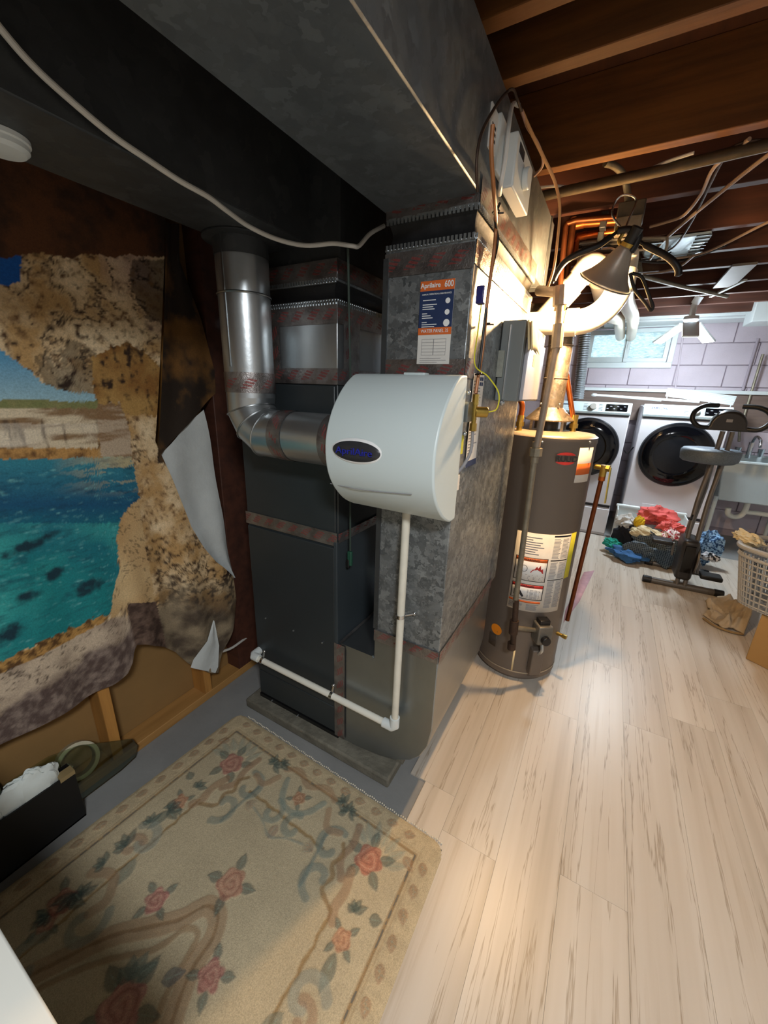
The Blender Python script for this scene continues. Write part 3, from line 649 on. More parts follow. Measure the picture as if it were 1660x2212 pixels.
def patch(name, m, u0, v0, u1, v1, lift): (a0, z0), (a1, z1) = lp(u0, v0), lp(u1, v1); return cyl_patch(lab, name, m, a0, a1, z0, z1, lift, 8)
def lines(u0, u1, v0, v1, n, fill=.45, m='print_grey', jit=.25):
    b = MB(); 
    for i in range(n):
        v = v1-(v1-v0)*(i+.5)/n; hgt = (v1-v0)/n*fill/2; ue = u1-(u1-u0)*jit*random.random()
        (a0, z0), (a1, z1) = lp(u0, v-hgt), lp(ue, v+hgt)
        b.grid(5, 2, lambda s, t: Vector((TC.x+math.cos(a0+(a1-a0)*s)*(TR+.0025), TC.y+math.sin(a0+(a1-a0)*s)*(TR+.0025), z0+(z1-z0)*t)))
    o = b.build('print_lines', m, lab); o['kind'] = 'stuff'; return o
for v0, v1, hd, hm, txt in ((.40, .70, .05, 'print_orange', 'WARNING'), (.16, .36, .045, 'print_red', 'DANGER')):
    patch('warning_border', 'print_black', .04, v0, .60, v1, .0018); patch('warning_panel', 'print_white', .055, v0+.008, .585, v1-.008, .0022); patch('warning_band', hm, .055, v1-hd, .585, v1-.008, .0026)
    a, z = lp(.32, v1-hd/2-.004); P = Vector((TC.x+math.cos(a)*(TR+.0032), TC.y+math.sin(a)*(TR+.0032), z)); text('lettering', txt, .016, 'print_black', lab, P, (-math.sin(a), math.cos(a), 0), U_, sx=.9)
patch('orange_rule', 'print_orange', .02, .115, .58, .14, .0022)
lines(.08, .56, .41, .49, 5); lines(.32, .56, .175, .295, 7); lines(.03, .28, .02, .10, 6); lines(.34, .56, .02, .10, 6); lines(.10, .5, .73, .96, 8, .4, 'print_grey', .7)
lines(.65, .80, .70, .95, 16); lines(.82, .97, .70, .95, 16); lines(.65, .80, .45, .66, 14); lines(.82, .97, .45, .66, 14); lines(.65, .80, .06, .42, 22); lines(.82, .97, .06, .42, 22)
lines(.64, .98, .965, .99, 1, .8, 'print_black', 0); lines(.64, .98, .67, .69, 1, .7, 'print_black', 0); lines(.64, .98, .425, .44, 1, .7, 'print_black', 0)
b = MB(); a0, z0 = lp(.36, .515)                                   # flame pictogram
fl = [(0, 0), (.30, 0), (.28, .06), (.24, .045), (.22, .10), (.17, .06), (.14, .085), (.09, .045), (.05, .04)]
pts = [lp(.32+x*.75, .515+y) for x, y in fl]
b.add([Vector((TC.x+math.cos(a)*(TR+.003), TC.y+math.sin(a)*(TR+.003), z)) for a, z in pts], [tuple(range(len(pts)))]).build('flame_mark', 'print_red', lab)
b = MB(); n = 24; ring = [lp(.21+.055*math.cos(2*PI*i/n), .555+.04*math.sin(2*PI*i/n)) for i in range(n+1)]
b.tube([Vector((TC.x+math.cos(a)*(TR+.0027), TC.y+math.sin(a)*(TR+.0027), z)) for a, z in ring], .0012, 5).build('ring_mark', 'print_black', lab)
pts = [lp(.09+x, .18+y) for x, y in ((0, .09), (.1, .10), (.18, .02), (.16, .0), (.1, .04), (.06, .02), (0, .02))]
MB().add([Vector((TC.x+math.cos(a)*(TR+.003), TC.y+math.sin(a)*(TR+.003), z)) for a, z in pts], [tuple(range(len(pts)))]).build('hand_mark', 'print_black', lab)
cyl_patch(wh, 'energy_label', 'print_yellow', aR+.01, aR+.2, .60, .835)
a0, z0 = ang(1243, 1025); a1, z1 = ang(1283, 965); ul = cyl_patch(wh, 'safety_label', 'paper', a0, a1, 1.08, 1.235); ul['label'] = 'white safety label with red-orange band'
cyl_patch(ul, 'band', 'print_orange', a0, a1, 1.115, 1.165, .0018)
# brand emblem
ab, zb2 = ang(1223, 991); 
def onT(da, z, l=.002): return Vector((TC.x+math.cos(ab+da)*(TR+l), TC.y+math.sin(ab+da)*(TR+l), z))
for sg in (1, -1): MB().grid(16, 3, lambda u, v: onT((-.2+.4*u), zb2+sg*(.0145+v*.013*math.sin(PI*u)**.6))).build('emblem_arc', 'print_red', wh)
mat('emblem_taupe', '#6f655c', .42, .25); 

text('lettering', 'RUUD', .034, 'print_black', wh, onT(0, zb2, .009), (-math.sin(ab), math.cos(ab), 0), U_, bold=.0008, sx=1.05)
# round orange sticker, access panel, burner cover
ao, zo = ang(1073, 1359); MB().add([Vector((TC.x+math.cos(ao+.15*math.cos(t))*(TR+.0015), TC.y+math.sin(ao+.15*math.cos(t))*(TR+.0015), zo+.030*math.sin(t))) for t in np.linspace(0, 2*PI, 25)[:-1]], [tuple(range(24))]).build('round_sticker', mat('sticker_orange', '#e88a1c', .5), wh)
a_, z_ = ang(1062, 1395); cyl_patch(wh, 'vent_panel', mat('tank_dark', '#453d36', .5), a_-.1, a_+.12, .165, .235)
# gas control valve
ga, gz = ang(1165, 1355); gn = Vector((math.cos(ga), math.sin(ga), 0)); gs = Vector((-math.sin(ga), math.cos(ga), 0)); gp0 = TC+gn*TR+Vector((0, 0, .335))
mat('valve_grey', '#76736c', .45, .5, .12, 20)
MB().obox(gp0+gn*.035, (gs, gn, Vector((0, 0, 1))), (.036, .035, .05)).build('gas_valve', 'valve_grey', wh, bevel=.006)
MB().obox(gp0+gn*.03+Vector((0, 0, .06)), (gs, gn, Vector((0, 0, 1))), (.026, .022, .014)).build('valve_cap', 'black_plastic', wh, bevel=.004)
MB().cyl(gp0+gn*.068+Vector((0, 0, -.018)), gp0+gn*.092+Vector((0, 0, -.018)), .022, n=24).build('gas_knob', 'black_plastic', wh, bevel=.003)
MB().obox(gp0+gn*.02+gs*.0+Vector((0, 0, -.18)), (gs, gn, Vector((0, 0, 1))), (.03, .02, .075)).build('burner_cover', 'tank_taupe', wh, bevel=.006)
MB().tube([gp0+gn*.05+Vector((0, 0, -.05)), gp0+gn*.06+Vector((0, 0, -.09)), gp0+gn*.03+Vector((0, 0, -.13))], .008, 8, 5).build('burner_tube', 'bright_steel', wh)
cyl_patch(wh, 'trim_strip', 'paper_aged', ang(1110, 1420)[0]-.02, ang(1110, 1420)[0]+.02, .06, .19)
# drain cock
da, _ = ang(1193, 1362); dn = Vector((math.cos(da+.25), math.sin(da+.25), 0)); d0 = TC+dn*TR+Vector((0, 0, .275))
MB().cyl(d0-dn*.01, d0+dn*.03, .009, n=12).cyl(d0+dn*.028, d0+dn*.05, .011, n=6).build('drain_cock', 'brass', wh)
# relief valve and discharge pipe
ta, _ = ang(1285, 1025); tn = Vector((math.cos(.15), math.sin(.15), 0)); t0 = TC+Vector((TR, 0, 1.135))
t0 = PCYL(1286, 1030, TC, TR); t0.z = 1.14; tn = Vector((.95, -.3, 0)).normalized()
MB().cyl(t0-tn*.01, t0+tn*.05, .012, n=14).cyl(t0+tn*.03+Vector((0, 0, .012)), t0+tn*.03+Vector((0, 0, -.04)), .015, n=14).cyl(t0+tn*.04, t0+tn*.055, .016, n=6).build('relief_valve', 'brass', wh)
MB().beam(t0+tn*.058+Vector((0, 0, .005)), t0+tn*.065+Vector((0, 0, -.16)), .014, .004, tn).build('relief_lever', mat('lever_olive', '#a59a4e', .5, .4), wh)
tp0 = t0+tn*.03+Vector((0, 0, -.03)); tp1 = Vector((tp0.x-.012, tp0.y-.01, .33)); q = PY(1226, 1340, tp0.y); tp1 = Vector((q.x, tp0.y, max(q.z, .2)))
MB().cyl(tp0, tp1, .0105, n=14).build('discharge_pipe', 'copper_dark', wh); MB().cyl(tp0+Vector((0, 0, .004)), tp0+Vector((0, 0, -.03)), .0145, n=14).build('pipe_coupling', 'copper', wh)
# draught hood and flue
hd = Vector((-.255, 2.04, TZ+.014))
MB().lathe([(.105, .045), (.108, .05), (.058, .10), (.054, .105)], hd, n=40, cap=False).build('draught_hood', 'galvanised_warm', wh)
b = MB()
for k in range(4):
    a = PI/4+k*PI/2; MB().box(hd+Vector((math.cos(a)*.095-.006, math.sin(a)*.095-.002, 0)), hd+Vector((math.cos(a)*.095+.006, math.sin(a)*.095+.002, .05))).build('hood_leg', 'galvanised_warm', wh)
pass
MB().lathe([(.045, 0), (.045, .04)], hd, n=24).build('flue_port', 'black_plastic', wh)
fl0 = hd+Vector((0, 0, .10)); fp = [fl0, fl0+Vector((0, .005, .26)), fl0+Vector((-.01, .03, .33)), fl0+Vector((-.05, .10, .40)), fl0+Vector((-.12, .16, .43)), fl0+Vector((-.3, .2, .45))]
MB().tube(fp, .052, 28).build('flue_pipe', 'galvanised_warm', wh)
for z in (.13, .27): MB().lathe([(.0525, z), (.056, z+.003), (.0525, z+.006)], fl0+Vector((0, .003, 0)), n=32, cap=False).build('flue_seam', 'galvanised_warm', wh)
for sx in (-.04, .04): MB().ball(fl0+Vector((sx, -.05, .02)), .005, 8, 6).build('screw', 'bright_steel', wh)
# nipples on the lid
for x, y in ((TC.x-.12, TC.y-.10), (TC.x+.10, TC.y+.02)):
    MB().cyl((x, y, TZ), (x, y, TZ+.045), .013, n=14).cyl((x, y, TZ+.03), (x, y, TZ+.05), .019, n=8).build('nipple', 'brass', wh)

# ------------------------------------------------------------------ copper and gas lines
cold = thing('copper_pipe', 'bright copper water pipe bending down onto the water heater lid', 'pipe', (TC.x+.10, TC.y+.02, TZ+.05))
cx_, cy_ = TC.x+.10, TC.y+.02
pts = [Vector((cx_, cy_, TZ+.05)), PY(1222, 790, cy_), PY(1222, 762, cy_), PY(1208, 738, cy_), PY(1205, 720, cy_), PY(1205, 690, cy_)]
MB().tube(pts[:2], .0115, 14).build('riser', 'copper', cold); MB().tube(pts[1:], .0125, 14, 5).build('offset_bend', 'copper_dark', cold)
MB().cyl((cx_, cy_, TZ+.05), (cx_, cy_, TZ+.09), .015, n=14).build('union', 'brass', cold)
vp = PY(1205, 705, cy_); MB().cyl(vp+Vector((0, 0, -.03)), vp+Vector((0, 0, .03)), .016, n=14).build('ball_valve', 'brass', cold); MB().beam(vp+Vector((.01, -.02, 0)), vp+Vector((.02, -.03, .09)), .014, .005, (0, 1, 0)).build('valve_lever', mat('lever_yellow', '#e0b000', .45), cold)
MB().tube([vp+Vector((0, 0, .03)), PY(1212, 600, cy_), PY(1222, 490, cy_), PY(1226, 482, cy_), PY(1245, 476, cy_), PY(1335, 468, cy_+.02)], .0115, 14).build('upper_run', 'copper_dark', cold)
hot = thing('copper_pipe', 'short copper elbow entering the water heater lid behind the filter box', 'pipe', (TC.x-.12, TC.y-.10, TZ+.05))
hx_, hy_ = TC.x-.12, TC.y-.10
MB().cyl((hx_, hy_, TZ+.045), (hx_, hy_, TZ+.08), .015, n=14).build('union', 'brass', hot)
MB().tube([(hx_, hy_, TZ+.08), (hx_, hy_, TZ+.12), (hx_-.012, hy_, TZ+.145), (hx_-.04, hy_+.01, TZ+.15), (hx_-.1, hy_+.06, TZ+.15)], .0125, 14, 5).build('elbow', 'copper', hot)
gy = 1.72; gl = thing('gas_pipe', 'iron gas pipe dropping in front of the water heater to its control valve', 'pipe', PY(1105, 1400, gy))
MB().tube([PY(1213, 625, gy), PY(1205, 740, gy), PY(1160, 965, gy-.005)], .0135, 14).build('upper_pipe', mat('gas_painted', '#95887a', .55, .3, .15, 20), gl)
g1 = PY(1157, 975, gy); g2 = PY(1108, 1350, gy)
MB().cyl(PY(1160, 955, gy), PY(1155, 1000, gy), .0165, n=12).cyl(PY(1159, 968, gy), PY(1157, 985, gy), .026, n=8).build('union', 'grey_pipe', gl)
MB().cyl(g1, PY(1114, 1300, gy), .0125, n=14).build('lower_pipe', 'grey_pipe', gl)
MB().cyl(PY(1116, 1295, gy), PY(1108, 1400, gy), .0135, n=14).build('drip_leg', 'iron_pipe', gl)
MB().cyl(PY(1112, 1340, gy), PY(1109, 1368, gy), .021, n=14).build('tee', 'iron_pipe', gl); MB().cyl(PY(1106, 1388, gy), PY(1105, 1402, gy), .019, n=14).build('cap', 'iron_pipe', gl)
MB().cyl(PY(1110, 1355, gy), gp0+gn*.03-gs*.036+Vector((0, 0, .01)), .011, n=12).build('valve_nipple', 'grey_pipe', gl)
MB().cyl(PY(1212, 618, gy), PY(1210, 660, gy), .026, n=10).cyl(PY(1165, 628, gy+.1), PY(1213, 632, gy), .019, n=14).build('upper_tee', 'gas_painted', gl)
MB().cyl(PY(1208, 700, gy), PY(1203, 752, gy), .021, n=10).build('shutoff_body', 'gas_painted', gl)
# vertical brown pipe behind
tag(MB().cyl(PY(1240, 470, 2.2), PY(1212, 700, 2.2), .014, n=14).build('water_pipe', 'copper_dark'), 'dark copper pipe standing upright behind the gas pipe', 'pipe')

# ------------------------------------------------------------------ filter box with hanging tags
fb = thing('filter_cabinet', 'grey sheet-metal filter box on the return drop side with paper tags', 'filter box', (XR, 1.5, 1.40))
fy = 1.355; fx = PY(1130, 760, fy).x
MB().box((XR+.002, fy, 1.425), (fx, 1.74, 1.668)).build('box', mat('filter_grey', '#7d8485', .5, .4, .05, 3), fb, bevel=.003)
MB().box((XR+.028, fy-.006, 1.43), (XR+.032, fy+.002, 1.655)).build('edge_bead', 'bright_steel', fb)
MB().box((fx, fy+.03, 1.43), (fx+.012, 1.70, 1.62)).build('door', mat('filter_door', '#b9bac4', .4, .3, .04, 3), fb, bevel=.002)
MB().box((fx+.012, 1.48, 1.54), (fx+.0128, 1.52, 1.58)).build('rating_plate', 'paper_aged', fb)
MB().ball((XR+.03, fy-.006, 1.42), .009, 10, 8).build('thumb_screw', 'bright_steel', fb)
b = MB()
for i in range(2):
    x = fx+.004+i*.006
    def fn(u, v, x=x, i=i): return Vector((x+.012*(1-v)+.010*u*(1-v), fy-.006+.10*u+i*.02, 1.665-.085*(1-v)+.006*math.sin(4*u)))
    MB().grid(6, 6, fn).build('paper_tag', 'paper_aged', fb, solid=.0008)
MB().box((XR+.0005, fy-.008, 1.50), (XR+.02, fy-.0002, 1.58)).build('label', mat('label_grey', '#8f948c', .6, 0, .2, 30), fb)

# ------------------------------------------------------------------ plastic exhaust pipes
mat('pvc_exhaust', '#e9e0cc', .35, 0, .03, 6)
ex = thing('exhaust_pipe', 'wide white plastic exhaust pipe curving up beside the clamp lamp', 'pipe', (-.3, 1.95, 1.74))
E0, E1 = Vector((-.58, 1.97, 1.75)), Vector((-.20, 1.97, 1.745)); rr = .05
arc = [E1+Vector((.16*math.sin(a)*.85, .05*(1-math.cos(a)), .15*(1-math.cos(a)))) for a in np.linspace(0, PI/2*.95, 10)]
last = arc[-1]
MB().tube([E0, E1], rr-.003, 28).build('run', 'pvc_exhaust', ex); MB().tube(arc, rr, 28).build('sweep_elbow', 'pvc_exhaust', ex); MB().cyl(E1-Vector((.04, 0, 0)), E1+Vector((.005, 0, 0)), rr+.005, n=28).build('hub', 'pvc_exhaust', ex)
MB().cyl(last-Vector((0, 0, .02)), last+Vector((0, .01, .05)), rr+.004, n=28).build('hub', 'pvc_exhaust', ex)
MB().tube([last+Vector((0, .01, .03)), last+Vector((0, .05, .09)), last+Vector((0, .13, .12)), last+Vector((.01, 1.0, .14)), PY(1368, 690, 4.3), PY(1368, 690, 4.3)+Vector((.02, 1.18, 0))], rr-.003, 24, 6).build('long_run', 'pvc_exhaust', ex)
ix = thing('intake_pipe', 'second white plastic pipe rising behind the copper lines into the joists', 'pipe', (-.3, 2.05, 1.84))
I0, I1, I2 = PY(1145, 720, 2.12), PY(1218, 640, 2.1), PY(1275, 575, 2.1)
MB().tube([I0, I1, I2], rr-.005, 28).build('run', 'pvc_exhaust', ix); MB().cyl(I1.lerp(I0, .1), I1.lerp(I2, .35), rr, n=28).build('hub', 'pvc_exhaust', ix)
MB().tube([I1.lerp(I2, .6), I2, I2+Vector((.03, .06, .0)), I2+Vector((.035, .16, -.01))], rr, 28, 5).build('elbow', 'pvc_exhaust', ix)
MB().tube([I2+Vector((.035, .14, -.01)), I2+Vector((.04, 1.2, 0)), PY(1338, 690, 4.3), PY(1338, 690, 4.3)+Vector((.02, 1.18, 0))], rr-.004, 24).build('long_run', 'pvc_exhaust', ix)

# ------------------------------------------------------------------ clamp lamp
def light(name, kind, loc, energy, color, size=.05, parent=None):
    l = bpy.data.lights.new(name, kind); l.energy = energy; l.color = color
    if kind == 'AREA': l.size = size
    else: l.shadow_soft_size = size
    o = bpy.data.objects.new(name, l); COL.objects.link(o); o.location = loc
    if parent: o.parent = parent; o.location = Vector(loc)-parent.location
    return o
ly = 1.75; top = PY(1356, 530, ly); cl = thing('clamp_lamp', 'aluminium bell clamp lamp glowing warm under the joists', 'lamp', top)
axis = Vector((-.42, .34, -.84)).normalized()
bell = [(.019, .0), (.024, .010), (.033, .028), (.043, .050), (.054, .072), (.069, .094), (.087, .112), (.094, .120)]
b = MB(); b.lathe(bell, top, axis, n=48, cap=False); b.build('reflector', mat('bell_metal', '#b3aca2', .36, .55, .05, 5), cl, solid=.0015)
MB().lathe([(.094, .117), (.0965, .120), (.094, .123)], top, axis, n=48, cap=False).build('rim_bead', 'bright_steel', cl)
MB().cyl(top-axis*.055, top+axis*.004, .019, n=20).build('socket', 'black_plastic', cl, bevel=.003); MB().cyl(top-axis*.008, top+axis*.004, .022, n=20).build('socket_ring', 'brass', cl)
mat('bulb_glow', '#fff0d0', .4, 0, 0, 2, emit=('#ffcf8a', 14.0))
bc_ = top+axis*.098; MB().ball(bc_, .028, 20, 14).build('bulb', 'bulb_glow', cl)
light('lamp_glow', 'POINT', bc_+axis*.05, 52, (1, .63, .30), .03, cl)
bail = [top-axis*.02, PY(1326, 470, ly), PY(1328, 440, ly), PY(1345, 422, ly), PY(1368, 424, ly), PY(1374, 440, ly), PY(1352, 495, ly), top-axis*.03]
MB().tube(bail, .0032, 8, 6).build('wire_bail', 'chrome', cl); MB().tube([PY(1332, 500, ly), PY(1336, 492, ly), PY(1344, 494, ly), PY(1346, 505, ly), PY(1338, 520, ly), PY(1345, 535, ly)], .006, 8, 5).build('ball_joint', 'brass', cl)
grip = lambda t: .0105 if .12 < t < .97 else .006
MB().tube([PY(1335, 500, ly), PY(1315, 515, ly-.02), PY(1290, 532, ly-.04), PY(1250, 548, ly-.05), PY(1222, 565, ly-.05), PY(1203, 590, ly-.05), PY(1193, 612, ly-.05)], grip, 12, 6).build('clamp_handle', 'black_rubber', cl)
MB().tube([PY(1378, 520, ly), PY(1405, 535, ly-.01), PY(1435, 550, ly-.02), PY(1455, 565, ly-.03), PY(1466, 582, ly-.03), PY(1466, 597, ly-.03)], grip, 12, 6).build('clamp_handle', 'black_rubber', cl)
MB().tube([PY(1362, 590, ly+.01), PY(1372, 625, ly+.01), PY(1395, 655, ly+.01), PY(1406, 670, ly+.01), PY(1411, 662, ly+.01), PY(1403, 640, ly+.01), PY(1388, 600, ly+.01), PY(1366, 590, ly+.01)], .0055, 10, 6).build('clamp_jaw', 'black_rubber', cl)
MB().tube([PY(1335, 500, ly), PY(1352, 497, ly), PY(1372, 500, ly), PY(1380, 510, ly), PY(1372, 530, ly), PY(1362, 545, ly)], .013, 12, 5).build('clamp_body', 'black_rubber', cl)
# junction box and conduit feeding the lamp
jb = thing('junction_box', 'old grey steel junction box hung by bent conduit from a joist', 'junction box', PY(1360, 480, 1.9))
MB().box(PY(1326, 500, 1.9), PY(1388, 478, 1.98)).build('lower_box', 'grey_pipe', jb, bevel=.004); MB().box(PY(1330, 480, 1.91), PY(1396, 446, 1.99)).build('upper_box', mat('steel_old', '#5d574c', .6, .5, .2, 20), jb, bevel=.004)
MB().tube([PY(1358, 455, 1.94), PY(1356, 415, 1.94), PY(1348, 380, 1.92), PY(1330, 360, 1.88), PY(1308, 352, 1.84)], .0115, 12, 6).build('conduit', 'grey_pipe', jb)
# ------------------------------------------------------------------ printed tapestry
def lin(h): return np.array(hx(h)[:3])
def paint_tapestry(P):
    px, py = project(P); Y, Z = P[:, 1], P[:, 2]
    n1 = fbm(Y*14, Z*14, 1, 5); n2 = fbm(Y*58, Z*58, 2, 5); n3 = fbm(Y*5, Z*5, 3, 3); n4 = fbm(Y*90, Z*90, 4, 3); nst = fbm(Y*9, Z*60, 6, 4); nv = fbm(Y*60, Z*10, 8, 3)
    wx = px+(n1-.5)*26; wy = py+(n2-.5)*22
    def mix(a, b, t): t = np.clip(t, 0, 1)[:, None]; return a*(1-t)+b*t
    one = np.ones((len(P), 1))
    col = mix(lin('#b8935f')*one, lin('#e6cfa8')*one, (n1-.35)*2.6)                       # rock
    col = mix(col, lin('#6a4a2a')*one, (n2*.5+n4*.6-.57)*4.5); col = mix(col, lin('#2c1a0c')*one, (n2*.6+n3*.5-.60-.10*(py < 700))*7)
    col = mix(col, lin('#b99a86')*one, (n3-.52)*3*(px > 215)*(py < 830))
    crev = np.abs(n1-.5); col = mix(col, lin('#2e1c0e')*one, (1-crev/.03)*(n3 > .45))
    under = inpoly(wx, wy, [(70, 770), (160, 730), (240, 780), (300, 860), (215, 870), (200, 850), (170, 850), (100, 830)]); col = np.where((under & (n2 < .56))[:, None], col*.45, col)
    orange = inpoly(wx, wy, [(195, 770), (280, 740), (360, 800), (360, 900), (215, 890)]); col = np.where(orange[:, None], mix(mix(lin('#b08a4e')*one, lin('#8a5f2c')*one, (n1-.4)*3), lin('#2e1b0c')*one, (n2*.6+nv*.5-.58)*7), col)
    darkr = inpoly(wx, wy, [(285, 560), (360, 560), (360, 700), (320, 690), (280, 620)]); col = np.where(darkr[:, None], mix(col*.35, lin('#6d5030')*one, (n2-.55)*4), col)
    flap = (px > 356-.035*(py-556)) & (py < 1000) ; col = np.where(flap[:, None], mix(lin('#2c2117')*one, lin('#7d5729')*one, (n3*.6+n1*.5-.55)*6), col)  # folded edge: dark rock print, with shade of the turned face painted in
    pil = inpoly(wx, wy, [(208, 872), (255, 870), (285, 960), (290, 1000), (212, 985)]); col = np.where(pil[:, None], mix(lin('#b9a58c')*one, lin('#8a6b4a')*one, (nst-.5)*5), col)
    # sky
    sk1 = inpoly(wx*.4+px*.6, wy*.4+py*.6, [(-80, 500), (44, 555), (48, 608), (20, 616), (-80, 620)]); col = np.where(sk1[:, None], lin('#0c56a6')*one, col)
    sk2 = inpoly(wx*.5+px*.5, wy*.5+py*.5, [(-300, 500+200), (-80, 690), (0, 752), (60, 800), (100, 830), (150, 846), (190, 846), (206, 852), (208, 880), (-300, 890)])
    col = np.where(sk2[:, None], mix(lin('#4f93bb')*one, lin('#9cc0cc')*one, (py-760)/110), col)
    grs = (px < 210) & (py > 866+(n1-.5)*14) & (py < 884); col = np.where(grs[:, None], mix(lin('#6f7a48')*one, lin('#8f8a5a')*one, n2), col)
    cl = (px < 212) & (py >= 882) & (py < 993); cc = mix(lin('#d6c6a8')*one, lin('#8a6d4c')*one, (nst-.46)*5); cc = mix(cc, lin('#5b4632')*one, (nv-.60)*6*(py > 905)); cc = mix(cc, lin('#e2d8c6')*one, (n3-.5)*3*(py > 915)*(py < 965)); cc = np.where(((py > 968)&(py < 993))[:, None], mix(lin('#b98c50')*one, lin('#6b4a28')*one, (n2-.45)*4), cc)
    col = np.where(cl[:, None], cc, col)
    # sea
    sea = inpoly(px+(n2-.5)*10, py+(n2-.5)*6, [(-400, 990), (100, 992), (285, 985), (302, 1075), (262, 1120), (252, 1160), (258, 1250), (238, 1328), (150, 1360), (60, 1400), (0, 1432), (-400, 1560)])
    sc = mix(lin('#2f7f92')*one, lin('#0a4f73')*one, (py-1000)/90); sc = mix(sc, lin('#0f7f83')*one, (py-1090)/120*(n3+.35)); sc = mix(sc, lin('#3fb0a8')*one, (n3-.48)*2.4*(py > 1130)); sc = mix(sc, lin('#c9b583')*one, np.clip((px-110)/160, 0, 1)*(py < 1075)*np.clip((1075-py)/60, 0, 1)*(nst > .48)*.8)
    sc = mix(sc, lin('#06304a')*one, (fbm(Y*24, Z*110, 12, 4)-.54)*2.0); sc = mix(sc, lin('#7cc4c4')*one, (fbm(Y*40, Z*190, 13, 3)-.66)*2.5)
    for ex, ey, ew, eh in ((188, 1270, 34, 18), (118, 1240, 24, 14), (60, 1290, 30, 14), (15, 1370, 40, 20), (60, 1180, 60, 14)): sc = mix(sc, lin('#07323f')*one, 1.2-((px-ex)/ew)**2-((py-ey+(px-ex)*.4)/eh)**2-(n2-.5)*2)
    col = np.where(sea[:, None], sc, col)
    # column, ledge and foreground rock
    pc = inpoly(px+(n2-.5)*6, py, [(262, 1118), (285, 1088), (300, 1080), (318, 1200), (336, 1302), (268, 1308), (252, 1330), (238, 1338), (245, 1280), (262, 1220), (252, 1160)]); col = np.where(pc[:, None], mix(lin('#cbb083')*one, lin('#b48f5e')*one, (n3-.3)*2.4)*(1-.5*(crev < .012))[:, None], col)
    bs = inpoly(px, py, [(275, 1304), (338, 1300), (365, 1420), (280, 1420)]); col = np.where(bs[:, None], mix(lin('#3c2a22')*one, lin('#6b564a')*one, (n2-.35)*3), col)
    al = inpoly(wx, wy, [(-200, 1470), (0, 1432), (80, 1392), (150, 1356), (235, 1325), (240, 1338), (170, 1372), (90, 1420), (0, 1462)]); col = np.where(al[:, None], mix(lin('#b58a4c')*one, lin('#5a3d1c')*one, (n4*.5+n2*.6-.5)*6), col)
    fg = inpoly(px, py, [(-400, 1620), (-200, 1500), (0, 1455), (90, 1416), (170, 1372), (246, 1334), (276, 1330), (295, 1400), (300, 1500), (0, 1800), (-400, 1900)]); fl_ = py-(1530-.62*px+(n1-.5)*60)
    crk = np.abs(fbm(Y*26+Z*20, Z*30-Y*8, 15, 4)-.5); fc = mix(lin('#c4b29b')*one, lin('#9c8a78')*one, (n1-.4)*3); fc = mix(fc, lin('#35281f')*one, (1-crk/.028)*(n3*1.6)); fd = mix(lin('#54443f')*one, lin('#8a7a70')*one, (n2-.4)*3)
    col = np.where(fg[:, None], mix(fc, fd, fl_/16), col)
    lr = inpoly(px, py, [(345, 1230), (420, 1190), (520, 1230), (520, 1480), (380, 1480), (340, 1360)]); col = np.where((lr & ~bs)[:, None], mix(col, mix(lin('#4d4135')*one, lin('#8f8068')*one, (n1-.35)*3), (py-1240)/90*(n3+.4)), col)
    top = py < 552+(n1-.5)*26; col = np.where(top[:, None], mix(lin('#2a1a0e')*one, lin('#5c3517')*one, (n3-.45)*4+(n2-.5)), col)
    return col
def color_mesh(o, col):
    a = o.data.color_attributes.new('Col', 'FLOAT_COLOR', 'POINT'); a.data.foreach_set('color', np.concatenate([col, np.ones((len(col), 1))], 1).astype(np.float32).ravel())
rb = [PX(px, py, -1.41) for px, py in ((357, 480), (356, 556), (352, 700), (347, 850), (341, 992), (372, 1055), (412, 1150), (462, 1212), (505, 1245), (513, 1295), (497, 1360), (480, 1405), (470, 1452))]
bb = [PX(px, py, -1.41) for px, py in ((0, 1608), (100, 1552), (200, 1500), (240, 1478), (272, 1452), (284, 1430), (287, 1405), (292, 1391), (310, 1388), (335, 1392), (360, 1400), (385, 1412), (410, 1435), (440, 1447), (470, 1452))]
tz = 1.99; rz = [p.z for p in rb][::-1]; ry = [p.y for p in rb][::-1]; by_ = [p.y for p in bb]; bz_ = [p.z for p in bb]
zr0 = bz_[-1]
def tap_pt(u, v):
    zr = zr0+(tz-zr0)*v; yR = float(np.interp(zr, rz, ry)); y = -.45+(yR+.45)*u; zb_ = float(np.interp(y, by_, bz_))-.05*max(0, .1-y); z = zb_+(tz-zb_)*v
    drop = max(0, (1.25-z)/1.1); f = .016*math.sin(y*21+.6)*drop+.020*drop*math.sin(y*37+z*1.5)*max(0, min(1, (y-.35)/.3)); c = math.exp(-((y-(.66+.10*(1.1-z)))/.035)**2)
    return Vector((-1.405+f-.03*c*drop+.008*math.sin(z*3), y, z))
tap = thing('tapestry', 'large hanging cloth printed with a sea arch, cliffs and turquoise water', 'tapestry', (-1.41, .3, .2))
NU, NV = 300, 330
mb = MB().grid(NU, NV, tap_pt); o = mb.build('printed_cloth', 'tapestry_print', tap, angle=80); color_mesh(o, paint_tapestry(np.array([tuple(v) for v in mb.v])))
A = [PX(356, 480, -1.405), PX(356, 556, -1.405), PX(352, 700, -1.405), PX(347, 850, -1.405), PX(341, 992, -1.405)]
B = [PX(400, 480, -1.40), PX(402, 560, -1.40), PX(450, 690, -1.40), PX(478, 800, -1.40), PX(480, 850, -1.40)]
def ip(L, t): t *= len(L)-1; i = min(int(t), len(L)-2); return L[i].lerp(L[i+1], t-i)
def flap(u, v):
    a, b_ = ip(A, v), ip(B, v); p = a.lerp(b_, u); return p+Vector((-.035*math.sin(u*PI*.5)+.006*math.sin(u*9+v*3), 0, 0))
